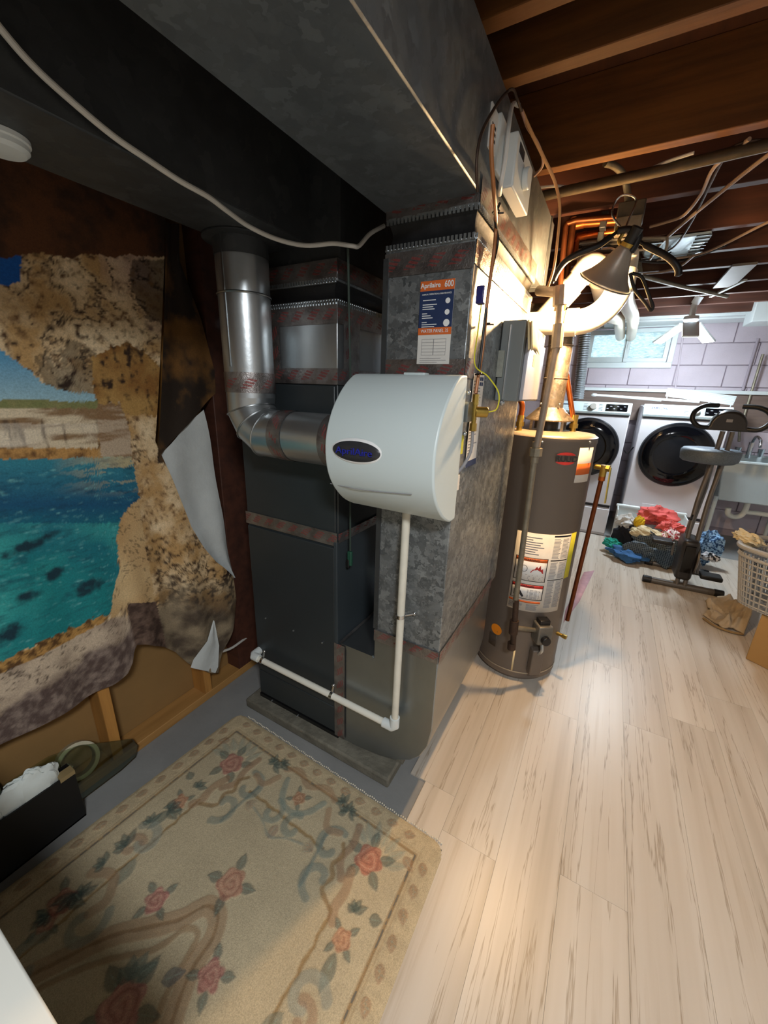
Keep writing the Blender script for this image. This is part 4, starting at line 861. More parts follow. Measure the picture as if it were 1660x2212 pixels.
mb = MB().grid(50, 120, flap); o = mb.build('folded_edge', 'tapestry_print', tap, angle=80); color_mesh(o, paint_tapestry(np.array([tuple(v) for v in mb.v])))
A2 = [PX(343, 985, -1.425), PX(372, 1055, -1.42), PX(412, 1150, -1.42), PX(462, 1212, -1.42), PX(506, 1250, -1.42)]; B2 = [PX(440, 885, -1.425), PX(458, 980, -1.425), PX(475, 1080, -1.425), PX(492, 1170, -1.425), PX(508, 1245, -1.425)]
MB().grid(24, 50, lambda u, v: ip(A2, v).lerp(ip(B2, v), u)+Vector((.007*math.sin(u*7+v*4)+.005*math.sin(v*13)-.004, 0, 0))).build('turned_back', 'tapestry_back', tap, angle=80)['label'] = 'pale unprinted reverse of the cloth'
A3 = [PX(461, 1340, -1.372), PX(448, 1385, -1.372), PX(418, 1425, -1.372), PX(412, 1442, -1.372)]; B3 = [PX(464, 1342, -1.372), PX(474, 1395, -1.372), PX(472, 1440, -1.372), PX(466, 1454, -1.372)]
MB().grid(10, 16, lambda u, v: ip(A3, v).lerp(ip(B3, v), u)+Vector((.004*math.sin(u*6), 0, 0))).build('turned_hem', 'tapestry_back', tap, angle=80)

# ------------------------------------------------------------------ carved floral rug
RX1, RY1, RY0, RZ = -.224, .928, -.62, .007
def rug_left(y): return -1.243-.075*(RY1-y)
NU, NV = 300, 440
uu, vv = np.meshgrid(np.linspace(0, 1, NU), np.linspace(0, 1, NV)); uu = uu.ravel(); vv = vv.ravel()
gy_ = RY0+(RY1-.0-RY0)*vv; gx_ = (-1.243-.075*(RY1-gy_))*(1-uu)+RX1*uu; gy_ = gy_-.03*uu*(vv)  # slightly skewed like the real one
rc = .05                                                                                         # rounded corners
dxe = np.minimum(gx_-(-1.243-.075*(RY1-gy_)), RX1-gx_); dye = np.minimum(RY1-.03*uu-gy_, gy_-RY0)
Wd = (RX1-(-1.243-.075*(RY1-gy_)))
sx_ = uu*1.02; sy_ = dye                                                                          # rug coordinates in metres
inset = np.minimum(dxe, dye)
C0 = lambda h: np.tile(lin(h), (NU*NV, 1))
col = C0('#c3b595'); nz = fbm(gx_*7, gy_*7, 21, 4); nf = fbm(gx_*60, gy_*60, 22, 3)
col = col*(.74+.28*nz)[:, None]*np.array([1.0, .985, .99]); hgt = np.zeros(NU*NV)
def blend(mask, c, a=1.0, dh=0):
    global col, hgt
    m = np.clip(mask, 0, 1)*a; col = col*(1-m[:, None])+lin(c)*(.75+.5*nf)[:, None]*m[:, None]; hgt = hgt+np.clip(mask, 0, 1)*dh
def edge(d, w, s=.004): return np.clip((w-np.abs(d))/s+.5, 0, 1)
wob = (fbm(gx_*45, gy_*45, 25, 3)-.5)*.02
blend(np.clip((.078-inset)/.006, 0, 1), '#b8a583', .55)
blend(edge(inset-.076, .0045), '#8f744f', .9, -.003); blend(edge(inset-.064, .002), '#a08a68', .6, -.002)
blend(edge(inset-.222+wob*.6, .0048)*(((dxe < .3) & (dye > .34)) | ((dye < .3) & (dxe > .34))), '#93784f', .85, -.002)
def dist_seg(ax, ay, bx, by2):
    px_, py_ = gx_-ax, gy_-ay; vx, vy = bx-ax, by2-ay; t = np.clip((px_*vx+py_*vy)/(vx*vx+vy*vy+1e-12), 0, 1); return np.hypot(px_-t*vx, py_-t*vy), t
def stroke(pts, w, c, a=.85, dh=.002, taper=False):
    pts = smooth_path([Vector((x, y, 0)) for x, y in pts], 5); d = np.full(NU*NV, 9.); ww = np.full(NU*NV, w)
    for i in range(len(pts)-1):
        dd, t = dist_seg(pts[i].x, pts[i].y, pts[i+1].x, pts[i+1].y)
        if taper: dd = dd+w*.8*(i/(len(pts)-1))**2
        d = np.minimum(d, dd)
    blend(np.clip((w-d-wob*.3)/.004+.4, 0, 1), c, a, dh); return d
def leaf(x, y, an, L, wd, c='#4b5a55', a=.85):
    ca, sa = math.cos(an), math.sin(an); u = (gx_-x)*ca+(gy_-y)*sa; v = -(gx_-x)*sa+(gy_-y)*ca; t = np.clip(u/L, 0, 1)
    wdt = wd*np.sin(PI*t**.8)*((u > 0) & (u < L)); m = np.clip((wdt-np.abs(v+wob*.3))/.003+.3, 0, 1)*((u > -.002) & (u < L+.002)); blend(m, c, a*.72, .003); blend(np.clip((.002-np.abs(v))/.002, 0, 1)*((u > L*.15) & (u < L*.8)), '#8fa08f', .55, -.002)
def rose(x, y, r, c='#9d6a5e', rot=0, leaves=5, lc='#46544f', stretch=1.0):
    for k in range(leaves): an = rot+2*PI*k/leaves; leaf(x+math.cos(an)*r*.75, y+math.sin(an)*r*.75, an+.15, r*1.35, r*.38, lc)
    d = np.hypot(gx_-x, (gy_-y)); th = np.arctan2(gy_-y, gx_-x); R = r*(1+.12*np.cos(5*th+rot))+wob*.5; blend(np.clip((R-d)/.004+.3, 0, 1), c, .7, .004)
    sp = np.abs((((d+wob*.5)/r*1.9+th/(2*PI)*1.0+.12*np.sin(3*th)) % 1)-.5); blend(np.clip((.16-sp)/.08, 0, 1)*(d < R*.92), '#7c4840', .45, -.002); blend(np.clip((sp-.38)/.08, 0, 1)*(d < R*.85), '#c9a58c', .5)
def spray(x, y, an, s, c='#3f4f4b'):
    for k, da in enumerate((-.9, -.25, .4, 1.1)): leaf(x, y, an+da, s*(1-.12*k), s*.24, c)
def scroll(x, y, s, an, c, flip=1, w=.012, a=.65):
    pts = []
    for k in range(14): t = k/13; r = s*(1-.72*t); b_ = an+flip*t*4.4; pts.append((x+math.cos(b_)*r, y+math.sin(b_)*r))
    stroke(pts, w, c, a, .002)
# outer row of tulip blobs
def blobs(fn, n):
    for k in range(n):
        x, y, an = fn(k); leaf(x-.018*math.cos(an), y-.018*math.sin(an), an, .042, .015, '#8d6a50', .75); leaf(x-.01*math.cos(an+.8), y-.01*math.sin(an+.8), an+.9, .03, .007, '#a58a66', .55)
blobs(lambda k: (-.264-.0004*k, .80-.0665*k, -PI/2+.35), 21); blobs(lambda k: (-1.21-.075*(.0665*k+.1), .82-.0665*k, -PI/2-.3), 21); blobs(lambda k: (-1.16+.068*k, .893-.0022*k, .25), 13)
# corner bouquets and inner border
mir = lambda x: -1.485-x
def corner(sx):
    X = (lambda x: x) if sx > 0 else mir; A_ = (lambda a: a) if sx > 0 else (lambda a: PI-a)
    for k in range(7): an = A_(.2+.36*k); leaf(X(-.42)+.05*math.cos(an), .735+.05*math.sin(an), an+.3, .075, .014, '#8a9083', .6)
    rose(X(-.422), .735, .042, '#b0604c' if sx > 0 else '#a5655c', .4, 5); spray(X(-.566), .815, A_(2.6), .05); spray(X(-.56), .825, A_(.3), .04); leaf(X(-.33), .80, A_(-.5), .05, .017, '#8d6a50', .7)
    stroke([(X(-.50), .80), (X(-.49), .74), (X(-.50), .69), (X(-.47), .65)], .013, '#937257', .65); stroke([(X(-.455), .68), (X(-.44), .63), (X(-.445), .58), (X(-.43), .555)], .015, '#9a785a', .6)
    stroke([(X(-.52), .73), (X(-.50), .70), (X(-.515), .665), (X(-.495), .64), (X(-.505), .60), (X(-.45), .57)], .007, '#8f744f', .8, -.001)
    scroll(X(-.55), .70, .06, A_(1.2), '#6f7d76', 1 if sx > 0 else -1, .012, .6); scroll(X(-.53), .61, .055, A_(-1.6), '#6f7d76', -1 if sx > 0 else 1, .012, .55); stroke([(X(-.585), .72), (X(-.575), .65), (X(-.565), .57)], .006, '#6c7a74', .6)
    for k in range(4): leaf(X(-.59), .66, A_(2.6+.35*k), .04, .009, '#9a8069', .5)
    fx_, fy_ = X(-.385), .537
    rose(fx_, fy_, .026, '#b9825f', .9, 4, '#43524d'); leaf(fx_, fy_-.03, A_(-PI/2+.1), .085, .018, '#4f5f58'); spray(X(-.39), .60, A_(1.7), .045); leaf(X(-.345), .61, A_(.4), .04, .016, '#43524d')
    scroll(X(-.40), .40, .055, A_(.5), '#8a8f84', 1 if sx > 0 else -1, .014, .6); scroll(X(-.385), .37, .035, A_(2.2), '#95745a', -1 if sx > 0 else 1, .012, .55); leaf(X(-.43), .36, A_(-1.9), .08, .02, '#5f6c63', .7)
    for k in range(3): spray(X(-.39), .22-.2*k, A_(1.0+k), .05); rose(X(-.375), .15-.22*k, .026, '#a97563', k, 4)
corner(1); corner(-1)
# top middle cluster
rose(-.745, .768, .024, '#a07050', .5, 4); stroke([(-.83, .80), (-.80, .74), (-.745, .715), (-.69, .74), (-.655, .80)], .011, '#7d8a80', .65); stroke([(-.86, .83), (-.81, .85), (-.745, .82), (-.68, .85), (-.63, .83)], .012, '#9a7a5c', .6)
for s in (-1, 1): scroll(-.745+s*.05, .68, .045, PI/2, '#76837a', s, .011, .6); spray(-.745+s*.15, .835, PI/2+s*.9, .045); stroke([(-.745+s*.12, .79), (-.745+s*.15, .74), (-.745+s*.20, .75)], .011, '#98785a', .6)
leaf(-.745, .66, -PI/2, .05, .016, '#8a6a5c', .6); stroke([(-.86, .66), (-.80, .645), (-.745, .62), (-.69, .645), (-.63, .66)], .004, '#77857e', .5)
# centre medallion
ring = [(-1.06, .02), (-.99, .13), (-.93, .22), (-.86, .285), (-.80, .34), (-.765, .395), (-.72, .40), (-.69, .36), (-.685, .30), (-.66, .24), (-.62, .17), (-.60, .08), (-.58, -.05)]
stroke(ring, .026, '#98795a', .6, .002); stroke(ring, .005, '#7f6344', .7, -.001); stroke([(-1.04, -.02), (-.95, .12), (-.88, .2), (-.80, .27), (-.77, .335), (-.73, .345), (-.715, .30), (-.70, .24), (-.67, .17), (-.655, .05)], .008, '#8a6c4b', .6)
rose(-.747, .469, .040, '#b07a63', .2, 4); rose(-.898, .33, .030, '#a8645f', 1.2, 4); rose(-.632, .310, .032, '#a4605c', 2.0, 4); rose(-.771, .166, .050, '#a86a66', .3, 5); leaf(-.73, .24, .9, .06, .018, '#46525a'); spray(-.80, .20, 2.0, .07, '#5b6a62')
rose(-1.125, .19, .035, '#9a5f52', .4, 3); scroll(-1.02, .20, .06, 1.0, '#77837a', -1, .013, .55); scroll(-1.05, .08, .06, 2.0, '#77837a', 1, .013, .5); stroke([(-1.13, .27), (-1.07, .30), (-1.02, .26), (-1.03, .22)], .014, '#98785a', .55)
for k in range(3): spray(-1.11-.004*k, .50-.14*k, .8+2.2*k, .06); spray(-1.12, .44-.14*k, 2.4+k, .045)
cr = .045; du = np.maximum(cr-dxe, 0); dv = np.maximum(cr-dye, 0); keep = np.hypot(du, dv) <= cr+.001
zz_ = RZ+.006+.0022*np.tanh(hgt*400)+.0008*(nf-.5)-.004*np.clip((.012-inset)/.012, 0, 1)
mb = MB(); mb.v = [Vector(p) for p in zip(gx_, gy_, zz_)]
kp = keep.reshape(NV, NU); kq = kp[:-1, :-1] & kp[1:, :-1] & kp[:-1, 1:] & kp[1:, 1:]
mb.f = [(j*NU+i, j*NU+i+1, (j+1)*NU+i+1, (j+1)*NU+i) for j, i in zip(*np.nonzero(kq))]
rug = thing('rug', 'cream carved floral rug with rose bouquets lying beside the furnace', 'rug', (-.74, .2, .007))
o = mb.build('pile', 'rug_pile', rug, angle=80); color_mesh(o, col)
rugpts = lambda y: [Vector((rug_left(y), y, RZ+.002)), Vector((RX1, y-.03, RZ+.002))]
b = MB(); n = 110
for i in range(n):
    t = i/(n-1); x = -1.19+.95*t; b.ball((x, RY1-.03*t*1.0+.004+.002*math.sin(i*5), RZ+.004), (.0036, .003, .003), 6, 4)
o = b.build('edge_stitching', mat('stitch', '#d6cfbd', .9), rug); o['kind'] = 'stuff'
MB().prism([(rug_left(RY0)+.01, RY0+.01, .0072), (RX1-.008, RY0-.03, .0072), (RX1-.008, RY1-.045, .0072), (rug_left(RY1)+.012, RY1-.014, .0072)], (0, 0, .004)).build('backing', mat('rug_backing', '#6d675c', .95), rug)

# ------------------------------------------------------------------ things along the foot of the left wall
bx_ = thing('storage_box', 'black open storage box stuffed with crumpled white paper by the wall', 'box', (-1.40, .1, 0))
b = MB(); x0, x1, y0, y1, zt_ = -1.396, -1.344, -.35, .35, .205
for a, c in (((x1-.006, y0, 0), (x1, y1, zt_)), ((x0, y0, 0), (x0+.006, y1, zt_)), ((x0+.006, y1-.006, 0), (x1-.006, y1, zt_)), ((x0+.006, y0, 0), (x1-.006, y0+.006, zt_)), ((x0, y0, 0), (x1, y1, .006))): b.box(a, c)
b.build('shell', mat('box_black', '#050506', .6, 0, .2, 10), bx_); MB().box((x1-.03, y1-.04, zt_-.012), (x1+.001, y1+.001, zt_+.004)).build('corner_tape', mat('tape_tan', '#8d7a55', .5), bx_)
def crumple(name, label, c, r, seed, m, cat='paper'):
    rs = np.random.default_rng(seed); ks = [(rs.normal(size=3), rs.uniform(2, 6), rs.uniform(0, 6)) for _ in range(7)]
    def fn(p):
        s = 1.0
        for k, w, ph in ks: s += .10*abs(math.sin((p.x*k[0]+p.y*k[1]+p.z*k[2])*w+ph))-.05
        return s
    return tag(MB().ball(c, r, 36, 20, fn).build(name, m, angle=22), label, cat)
mat('tissue', '#d3dbd8', .8, 0, .04, 8, .15, 40)
crumple('crumpled_paper', 'crumpled white tissue paper standing highest in the black box', (-1.371, .24, .225), (.021, .075, .06), 3, 'tissue'); crumple('crumpled_paper', 'long sheet of crumpled white paper filling the black box', (-1.371, .02, .205), (.021, .15, .045), 5, 'tissue')
gl_ = MB(); pl = [Vector((-1.406, -.4, .006)), Vector((-1.406, .50, .006)), Vector((-1.4072, .555, .016)), Vector((-1.412, .575, .055)), Vector((-1.417, .56, .10)), Vector((-1.4305, .40, .212)), Vector((-1.434, .32, .24)), Vector((-1.434, -.4, .24))]
m2, nt2, b2_ = newmat('glass'); g2 = nd(nt2, 'ShaderNodeBsdfGlossy'); g2.inputs['Roughness'].default_value = .03; t2_ = nd(nt2, 'ShaderNodeBsdfTransparent'); t2_.inputs[0].default_value = (.84, .90, .82, 1); x2 = nd(nt2, 'ShaderNodeMixShader'); f2 = nd(nt2, 'ShaderNodeFresnel'); f2.inputs[0].default_value = 1.5; lk(nt2, f2.outputs[0], x2.inputs[0]); lk(nt2, t2_.outputs[0], x2.inputs[1]); lk(nt2, g2.outputs[0], x2.inputs[2]); lk(nt2, x2.outputs[0], nt2.nodes['Material Output'].inputs[0]); nrm = (pl[1]-pl[0]).cross(pl[7]-pl[0]).normalized()
pl = [p-Vector((.012, 0, 0)) if 0 else p for p in pl]
go = gl_.prism([Vector((-1.44+.0*i, p.y, p.z)) if 0 else p for i, p in enumerate(pl)], nrm*-.005)
tag(go.build('glass_sheet', 'glass', bevel=.001, seg=1), 'greenish glass sheet with rounded corner leaning on the stud wall', 'glass')
tr = thing('tape_roll', 'wide cream ring of tape resting between the wall studs', 'tape roll', (-1.475, .41, .05))
cR = Vector((-1.478, .40, .115)); ax = Vector((.75, -.1, .45)).normalized()
MB().lathe([(.052, -.028), (.064, -.028), (.064, .028), (.052, .028), (.052, -.028)], cR, ax, n=40, cap=False).build('roll', mat('tape_cream', '#b5ad94', .6, 0, .08, 20), tr); MB().lathe([(.0495, -.027), (.0515, -.027), (.0515, .027), (.0495, .027), (.0495, -.027)], cR, ax, n=40, cap=False).build('core', mat('card_core', '#7d7461', .8), tr)
crumple('crumpled_paper', 'wad of white paper wedged under the cream tape ring', (-1.478, .33, .085), (.035, .05, .045), 9, 'tissue')
pb_ = thing('plastic_bottle', 'white plastic bottle with a blue label standing by the studs', 'bottle', (-1.482, .17, .04))
MB().lathe([(.030, 0), (.034, .006), (.034, .17), (.028, .20), (.013, .22), (.013, .235)], (-1.482, .17, .04), n=28).build('body', 'white_plastic', pb_); MB().lathe([(.016, .232), (.016, .262), (.013, .265)], (-1.482, .17, .04), n=24).build('cap', 'white_plastic', pb_); MB().lathe([(.0345, .06), (.0347, .061), (.0347, .155), (.0345, .156)], (-1.482, .17, .04), n=28, cap=False).build('label', mat('label_blue', '#1f6f95', .5), pb_)
tb = thing('side_cabinet', 'plain white cabinet whose corner edge shows beside the rug', 'cabinet', (-.95, -.25, .007))
MB().box((-1.3, -.5, .66), (-.27, .042, .70)).build('top', mat('cabinet_white', '#dcdcd4', .5, 0, .03, 3), tb, bevel=.003); MB().box((-1.28, -.48, .015), (-.29, .02, .66)).build('body', 'cabinet_white', tb, bevel=.003)
tag(MB().tube([PX(478, 1408, -1.42), PX(500, 1400, -1.43), PX(522, 1385, -1.44), PX(545, 1368, -1.46)], .006, 8, 5).build('cable', 'cable_white'), 'short white cable lying on the sole plate beside the tapestry hem', 'cable')
# ------------------------------------------------------------------ window in the back wall
mat('window_vinyl', '#cfdadb', .45, 0, .03, 5)
win = struct(MB().box((wx0-.05, YB-.03, wz0-.06), (wx1+.05, YB-.006, wz0)).build('window_1', 'window_vinyl', bevel=.004))
for a, b_ in (((wx0-.05, YB-.03, wz1), (wx1+.05, YB-.006, wz1+.06)), ((wx0-.05, YB-.03, wz0), (wx0, YB-.006, wz1)), ((wx1, YB-.03, wz0), (wx1+.05, YB-.006, wz1))): MB().box(a, b_).build('casing', 'window_vinyl', win, bevel=.004)
def frame(name, x0, x1, z0, z1, w, y0, y1, m, parent):
    MB().box((x0, y0, z0), (x1, y1, z0+w)).box((x0, y0, z1-w), (x1, y1, z1)).box((x0, y0, z0+w), (x0+w, y1, z1-w)).box((x1-w, y0, z0+w), (x1, y1, z1-w)).build(name, m, parent, bevel=.003)
xm = .02
frame('sash', wx0+.005, xm+.02, wz0+.005, wz1-.005, .055, YB+.02, YB+.05, 'window_vinyl', win); frame('sash', xm-.02, wx1-.005, wz0+.005, wz1-.005, .042, YB+.0, YB+.03, 'window_vinyl', win)
m_, nt_, b__ = newmat('frosted_pane'); b__.inputs['Base Color'].default_value = hx('#dff2f2'); b__.inputs['Roughness'].default_value = .45; b__.inputs['Transmission Weight'].default_value = .9; bump(nt_, b__, noise(nt_, coords(nt_, 'Object', (9, 9, 22)), 3, 6), .9, .03)
lk(nt_, ramp(nt_, noise(nt_, coords(nt_, 'Object', (12, 12, 40)), 2, 5, .7), [(.35, hx('#9fbcbc')), (.65, hx('#f2fbfb'))]), b__.inputs['Base Color'])
MB().box((wx0+.06, YB+.03, wz0+.06), (xm-.035, YB+.034, wz1-.06)).build('pane', 'frosted_pane', win); MB().box((xm+.022, YB+.01, wz0+.045), (wx1-.047, YB+.014, wz1-.045)).build('pane', 'frosted_pane', win)
MB().box((xm+.0, YB-.01, 1.98), (xm+.012, YB+.002, 2.03)).build('latch', 'window_vinyl', win)

# ------------------------------------------------------------------ washing machines
mat('appliance_white', '#d4d2d6', .35, 0, .015, 2); mat('appliance_panel', '#cfe0e4', .35, 0, .02, 3); mat('door_glass', '#06070a', .08, 0, .1, 3); mat('door_ring', '#111318', .25, .2, .1, 9)
def washer(name, label, xc, yf, brand, knobx, dispx):
    t = thing(name, label, 'washing machine', (xc, yf+.38, 0)); w = .34; ox, oy = xc, yf
    MB().box((ox-w, oy+.02, .335), (ox+w, oy+.76, 1.375)).build('body', 'appliance_white', t, bevel=.012, seg=3)
    MB().box((ox-w+.002, oy+.004, .345), (ox+w-.002, oy+.022, 1.27)).build('front_panel', 'appliance_white', t, bevel=.006)
    MB().prism([(ox-w, oy-.005, 1.275), (ox-w, oy-.012, 1.30), (ox-w, oy+.03, 1.395), (ox-w, oy+.06, 1.395), (ox-w, oy+.06, 1.275)], (2*w, 0, 0)).build('control_panel', 'appliance_panel', t, bevel=.008, seg=3)
    MB().box((ox-w+.01, oy+.0, 1.262), (ox+w-.01, oy+.02, 1.276)).build('panel_shadow_gap', 'print_black', t)
    n = Vector((0, -.42, .18)).normalized(); n = Vector((0, -.91, .40)); up = Vector((0, .40, .91)); mid = Vector((ox, oy+.006, 1.346))
    kp = mid+Vector((knobx, 0, 0))
    MB().cyl(kp-n*.002, kp+n*.022, .034, .031, n=32).build('knob', mat('knob_silver', '#b9b4ac', .4, .4), t, bevel=.003)
    MB().obox(mid+Vector((dispx, 0, 0))+n*.001, (Vector((1, 0, 0)), up, n), (.095, .035, .002)).build('display', 'door_glass', t)
    for i in range(6): MB().obox(mid+Vector((dispx-.08+.03*i, 0, 0))+up*(.012 if i % 2 else -.012)+n*.0035, (Vector((1, 0, 0)), up, n), (.009, .003, .0006)).build('display_mark', 'print_grey', t, smooth=False)
    for s in (-1, 1):
        for i in range(5): MB().obox(kp+Vector((s*.07, 0, 0))+up*(-.03+.015*i)+n*.0005, (Vector((1, 0, 0)), up, n), (.018, .0015, .0006)).build('cycle_mark', 'print_grey', t, smooth=False)
    if brand: text('lettering', brand, .03, 'print_navy', t, mid+Vector((-.21, 0, 0))+up*.018+n*.001, (1, 0, 0), up, bold=.0004)
    else: MB().obox(mid+Vector((-.27, 0, 0))+up*.02+n*.0008, (Vector((1, 0, 0)), up, n), (.05, .004, .0006)).build('brand_mark', 'print_navy', t, smooth=False)
    dc = Vector((ox, oy+.004, .935))
    MB().lathe([(.30, 0), (.305, .015), (.296, .032), (.275, .036)], dc, (0, -1, 0), n=64).build('door_rim', 'door_ring', t)
    MB().lathe([(.277, .034), (.265, .040), (.19, .045), (.17, .030), (.05, .022)], dc, (0, -1, 0), n=64).build('door_window', 'door_glass', t)
    MB().box((ox-.17, oy, .375), (ox-.03, oy+.006, .425)).build('filter_door', 'appliance_white', t, bevel=.003)
    MB().box((ox-w+.003, oy+.02, .0), (ox+w-.003, oy+.74, .318)).build('pedestal', 'appliance_white', t, bevel=.006); MB().box((ox-w+.002, oy+.002, .03), (ox+w-.002, oy+.022, .30)).build('pedestal_drawer', 'appliance_white', t, bevel=.006)
    MB().box((ox-w+.01, oy+.015, .316), (ox+w-.01, oy+.7, .337)).build('pedestal_gap', 'print_black', t)
    return t
washer('washing_machine', 'white front-load washer on a pedestal nearest the water heater', -.178, 4.64, None, .0, .21); washer('washing_machine', 'white front-load washer on a pedestal beside the utility sink', .60, 4.64, 'SAMSUNG', .07, .235)
MB_ = MB(); tag(MB().tube([(.175, 4.70, .93), (.21, 4.72, .90), (.25, 4.70, .97)], .006, 8, 5).build('power_cord', 'black_rubber'), 'black power cord sagging between the two washers', 'cord')
# ledge behind the machines
lg = thing('wall_ledge', 'long wooden ledge with a white edge behind the washers', 'shelf', (.9, 5.46, 1.4))
MB().box((-.45, 5.415, 1.515), (2.25, 5.478, 1.55)).build('white_top', 'trim_white', lg, bevel=.003); MB().box((-.44, 5.44, 1.20), (2.25, 5.475, 1.515)).build('face_board', wood('ledge_wood', '#7d6a60', '#5b4a42', 0) or 'ledge_wood', lg)
# folded drying rack lying on the machines
dr = thing('drying_rack', 'folded white slatted drying rack lying across the washer tops', 'drying rack', (.7, 5.0, 1.40))
cA, cB, cC, cD = PY(1443, 838, 5.1), PY(1593, 856, 5.1), PY(1584, 876, 4.95), PY(1438, 856, 4.95)
for p in (cC, cD): p.z = max(p.z, 1.41)
for i in range(6):
    t = (i+.5)/6; MB().beam(cA.lerp(cD, t), cB.lerp(cC, t), .022, .010, (0, -.4, .9)).build('slat', 'trim_white', dr, bevel=.002, seg=1)
for t in (.03, .35, .66, .97): MB().beam(cA.lerp(cB, t)+Vector((0, .01, -.012)), cD.lerp(cC, t)+Vector((0, .0, -.012)), .02, .008, (1, 0, 0)).build('cross_bar', 'trim_white', dr)
pa, pb2 = PY(1285, 853, 4.9), PY(1512, 868, 4.85); pa.z = max(pa.z, 1.415); pb2.z = max(pb2.z, 1.41)
rd_ = thing('towel_bar', 'white folding bar lying in front of the slatted rack on the washers', 'rack', pa)
MB().beam(pa, pb2, .028, .022).build('bar', 'trim_white', rd_, bevel=.005); MB().beam(pa+Vector((.02, .08, 0)), pb2+Vector((-.3, .05, 0)), .02, .02).build('back_bar', 'trim_white', rd_, bevel=.004); MB().ball(pa, (.035, .03, .016), 14, 8).build('hinge', 'trim_white', rd_)
# ------------------------------------------------------------------ utility sink
us = thing('utility_sink', 'white plastic utility sink with drain trap right of the washers', 'sink', (1.35, 5.1, 0))
mat('sink_white', '#c8d4d6', .4, 0, .04, 4)
ty0, ty1, tx0, tx1 = 4.78, 5.38, 1.0, 1.66
top_ = [(tx0, ty0), (tx1, ty0), (tx1, ty1), (tx0, ty1)]; bot_ = [(tx0+.05, ty0+.05), (tx1-.05, ty0+.05), (tx1-.05, ty1-.05), (tx0+.05, ty1-.05)]
b = MB(); b.add([(x, y, .905) for x, y in top_]+[(x, y, .52) for x, y in bot_]+[(x+(.02 if x < 1.3 else -.02), y+(.02 if y < 5.1 else -.02), .905) for x, y in top_]+[(x+(.02 if x < 1.3 else -.02), y+(.02 if y < 5.1 else -.02), .54) for x, y in bot_],
    [(0, 1, 5, 4), (1, 2, 6, 5), (2, 3, 7, 6), (3, 0, 4, 7), (4, 5, 6, 7), (8, 9, 13, 12), (9, 10, 14, 13), (10, 11, 15, 14), (11, 8, 12, 15), (12, 13, 14, 15), (0, 1, 9, 8), (1, 2, 10, 9), (2, 3, 11, 10), (3, 0, 8, 11)]); b.build('tub', 'sink_white', us, bevel=.012, seg=3)
frame_pts = [(tx0-.02, ty0-.02), (tx1+.02, ty0-.02), (tx1+.02, ty1), (tx0-.02, ty1)]
for i in range(4): (xa, ya), (xb, yb3) = frame_pts[i], frame_pts[(i+1) % 4]; MB().beam((xa, ya, .91), (xb, yb3, .91), .03, .024).build('rim', 'sink_white', us, bevel=.006)
for x, y in ((tx0+.03, ty0+.03), (tx1-.03, ty0+.03), (tx1-.03, ty1-.03), (tx0+.03, ty1-.03)): MB().cyl((x, y, 0), (x, y, .56), .018, n=12).build('leg', 'sink_white', us)
MB().box((1.24, ty0+.016, .80), (1.42, ty0+.026, .822)).build('name_plate', 'print_grey', us)
sx0 = 1.2; MB().tube([(1.32, 5.0, .53), (1.32, 5.0, .42), (1.30, 5.0, .36), (1.25, 5.0, .335), (1.20, 5.0, .36), (1.19, 5.0, .42)][::-1]+[], .024, 16, 6).build('drain_trap', 'pvc', us); MB().tube([(1.32, 5.0, .40), (1.40, 5.02, .40), (1.60, 5.1, .38)], .022, 14).build('trap_arm', 'pvc', us)
MB().cyl((1.28, 5.28, .9), (1.28, 5.28, 1.06), .022, n=16).build('faucet_post', 'chrome', us); MB().tube([(1.28, 5.28, 1.05), (1.28, 5.2, 1.12), (1.28, 5.05, 1.10), (1.28, 5.0, 1.04)], .013, 12, 6).build('spout', 'chrome', us)
for s in (-1, 1): MB().cyl((1.28+s*.09, 5.28, .92), (1.28+s*.09, 5.28, 1.0), .02, .03, n=12).build('tap_handle', 'chrome', us)
tag(MB().tube([(1.19, 5.43, 1.9), (1.19, 5.43, 1.15), (1.2, 5.38, 1.05)], .012, 10).build('supply_pipe', 'grey_pipe'), 'grey supply pipe down the block wall above the utility sink', 'pipe')
# ------------------------------------------------------------------ exercise bike
mat('bike_grey', '#6e6a66', .38, .6, .06, 6); mat('bike_dark', '#2c2a2a', .4, .2, .1, 8); mat('seat_vinyl', '#55606b', .55, 0, .3, 150)
bk = thing('exercise_bike', 'grey folding exercise bike standing in front of the washers', 'exercise bike', (.71, 3.75, 0))
for (xa, ya), (xb, yb3) in (((.46, 3.60), (.99, 3.62)), ((.50, 4.02), (.96, 4.02))):
    MB().cyl((xa+.05, ya, .03), (xb-.05, yb3, .03), .026, n=18).build('foot_bar', 'bike_grey', bk)
    for p, q in (((xa, ya, .03), (xa+.06, ya, .03)), ((xb-.06, yb3, .03), (xb, yb3, .03))): MB().cyl(p, q, .0295, n=18).build('foot_cap', 'black_rubber', bk, bevel=.004)
MB().tube([(.69, 3.60, .04), (.685, 3.63, .30), (.69, 3.70, .70), (.715, 3.72, 1.0), (.72, 3.70, 1.24)], .016, 12, 4).build('upright', 'bike_grey', bk); MB().tube([(.74, 3.60, .04), (.745, 3.63, .30), (.755, 3.70, .70), (.775, 3.72, 1.0), (.775, 3.70, 1.24)], .016, 12, 4).build('upright', 'bike_grey', bk)
MB().tube([(.72, 4.02, .04), (.72, 3.88, .4), (.72, 3.76, .8), (.72, 3.78, 1.02)], .022, 12).build('seat_post', 'bike_grey', bk)
MB().obox((.745, 3.70, 1.06), (Vector((1, 0, 0)), Vector((0, 1, 0)), Vector((0, 0, 1))), (.045, .012, .03)).build('bracket', 'bike_grey', bk, bevel=.003)
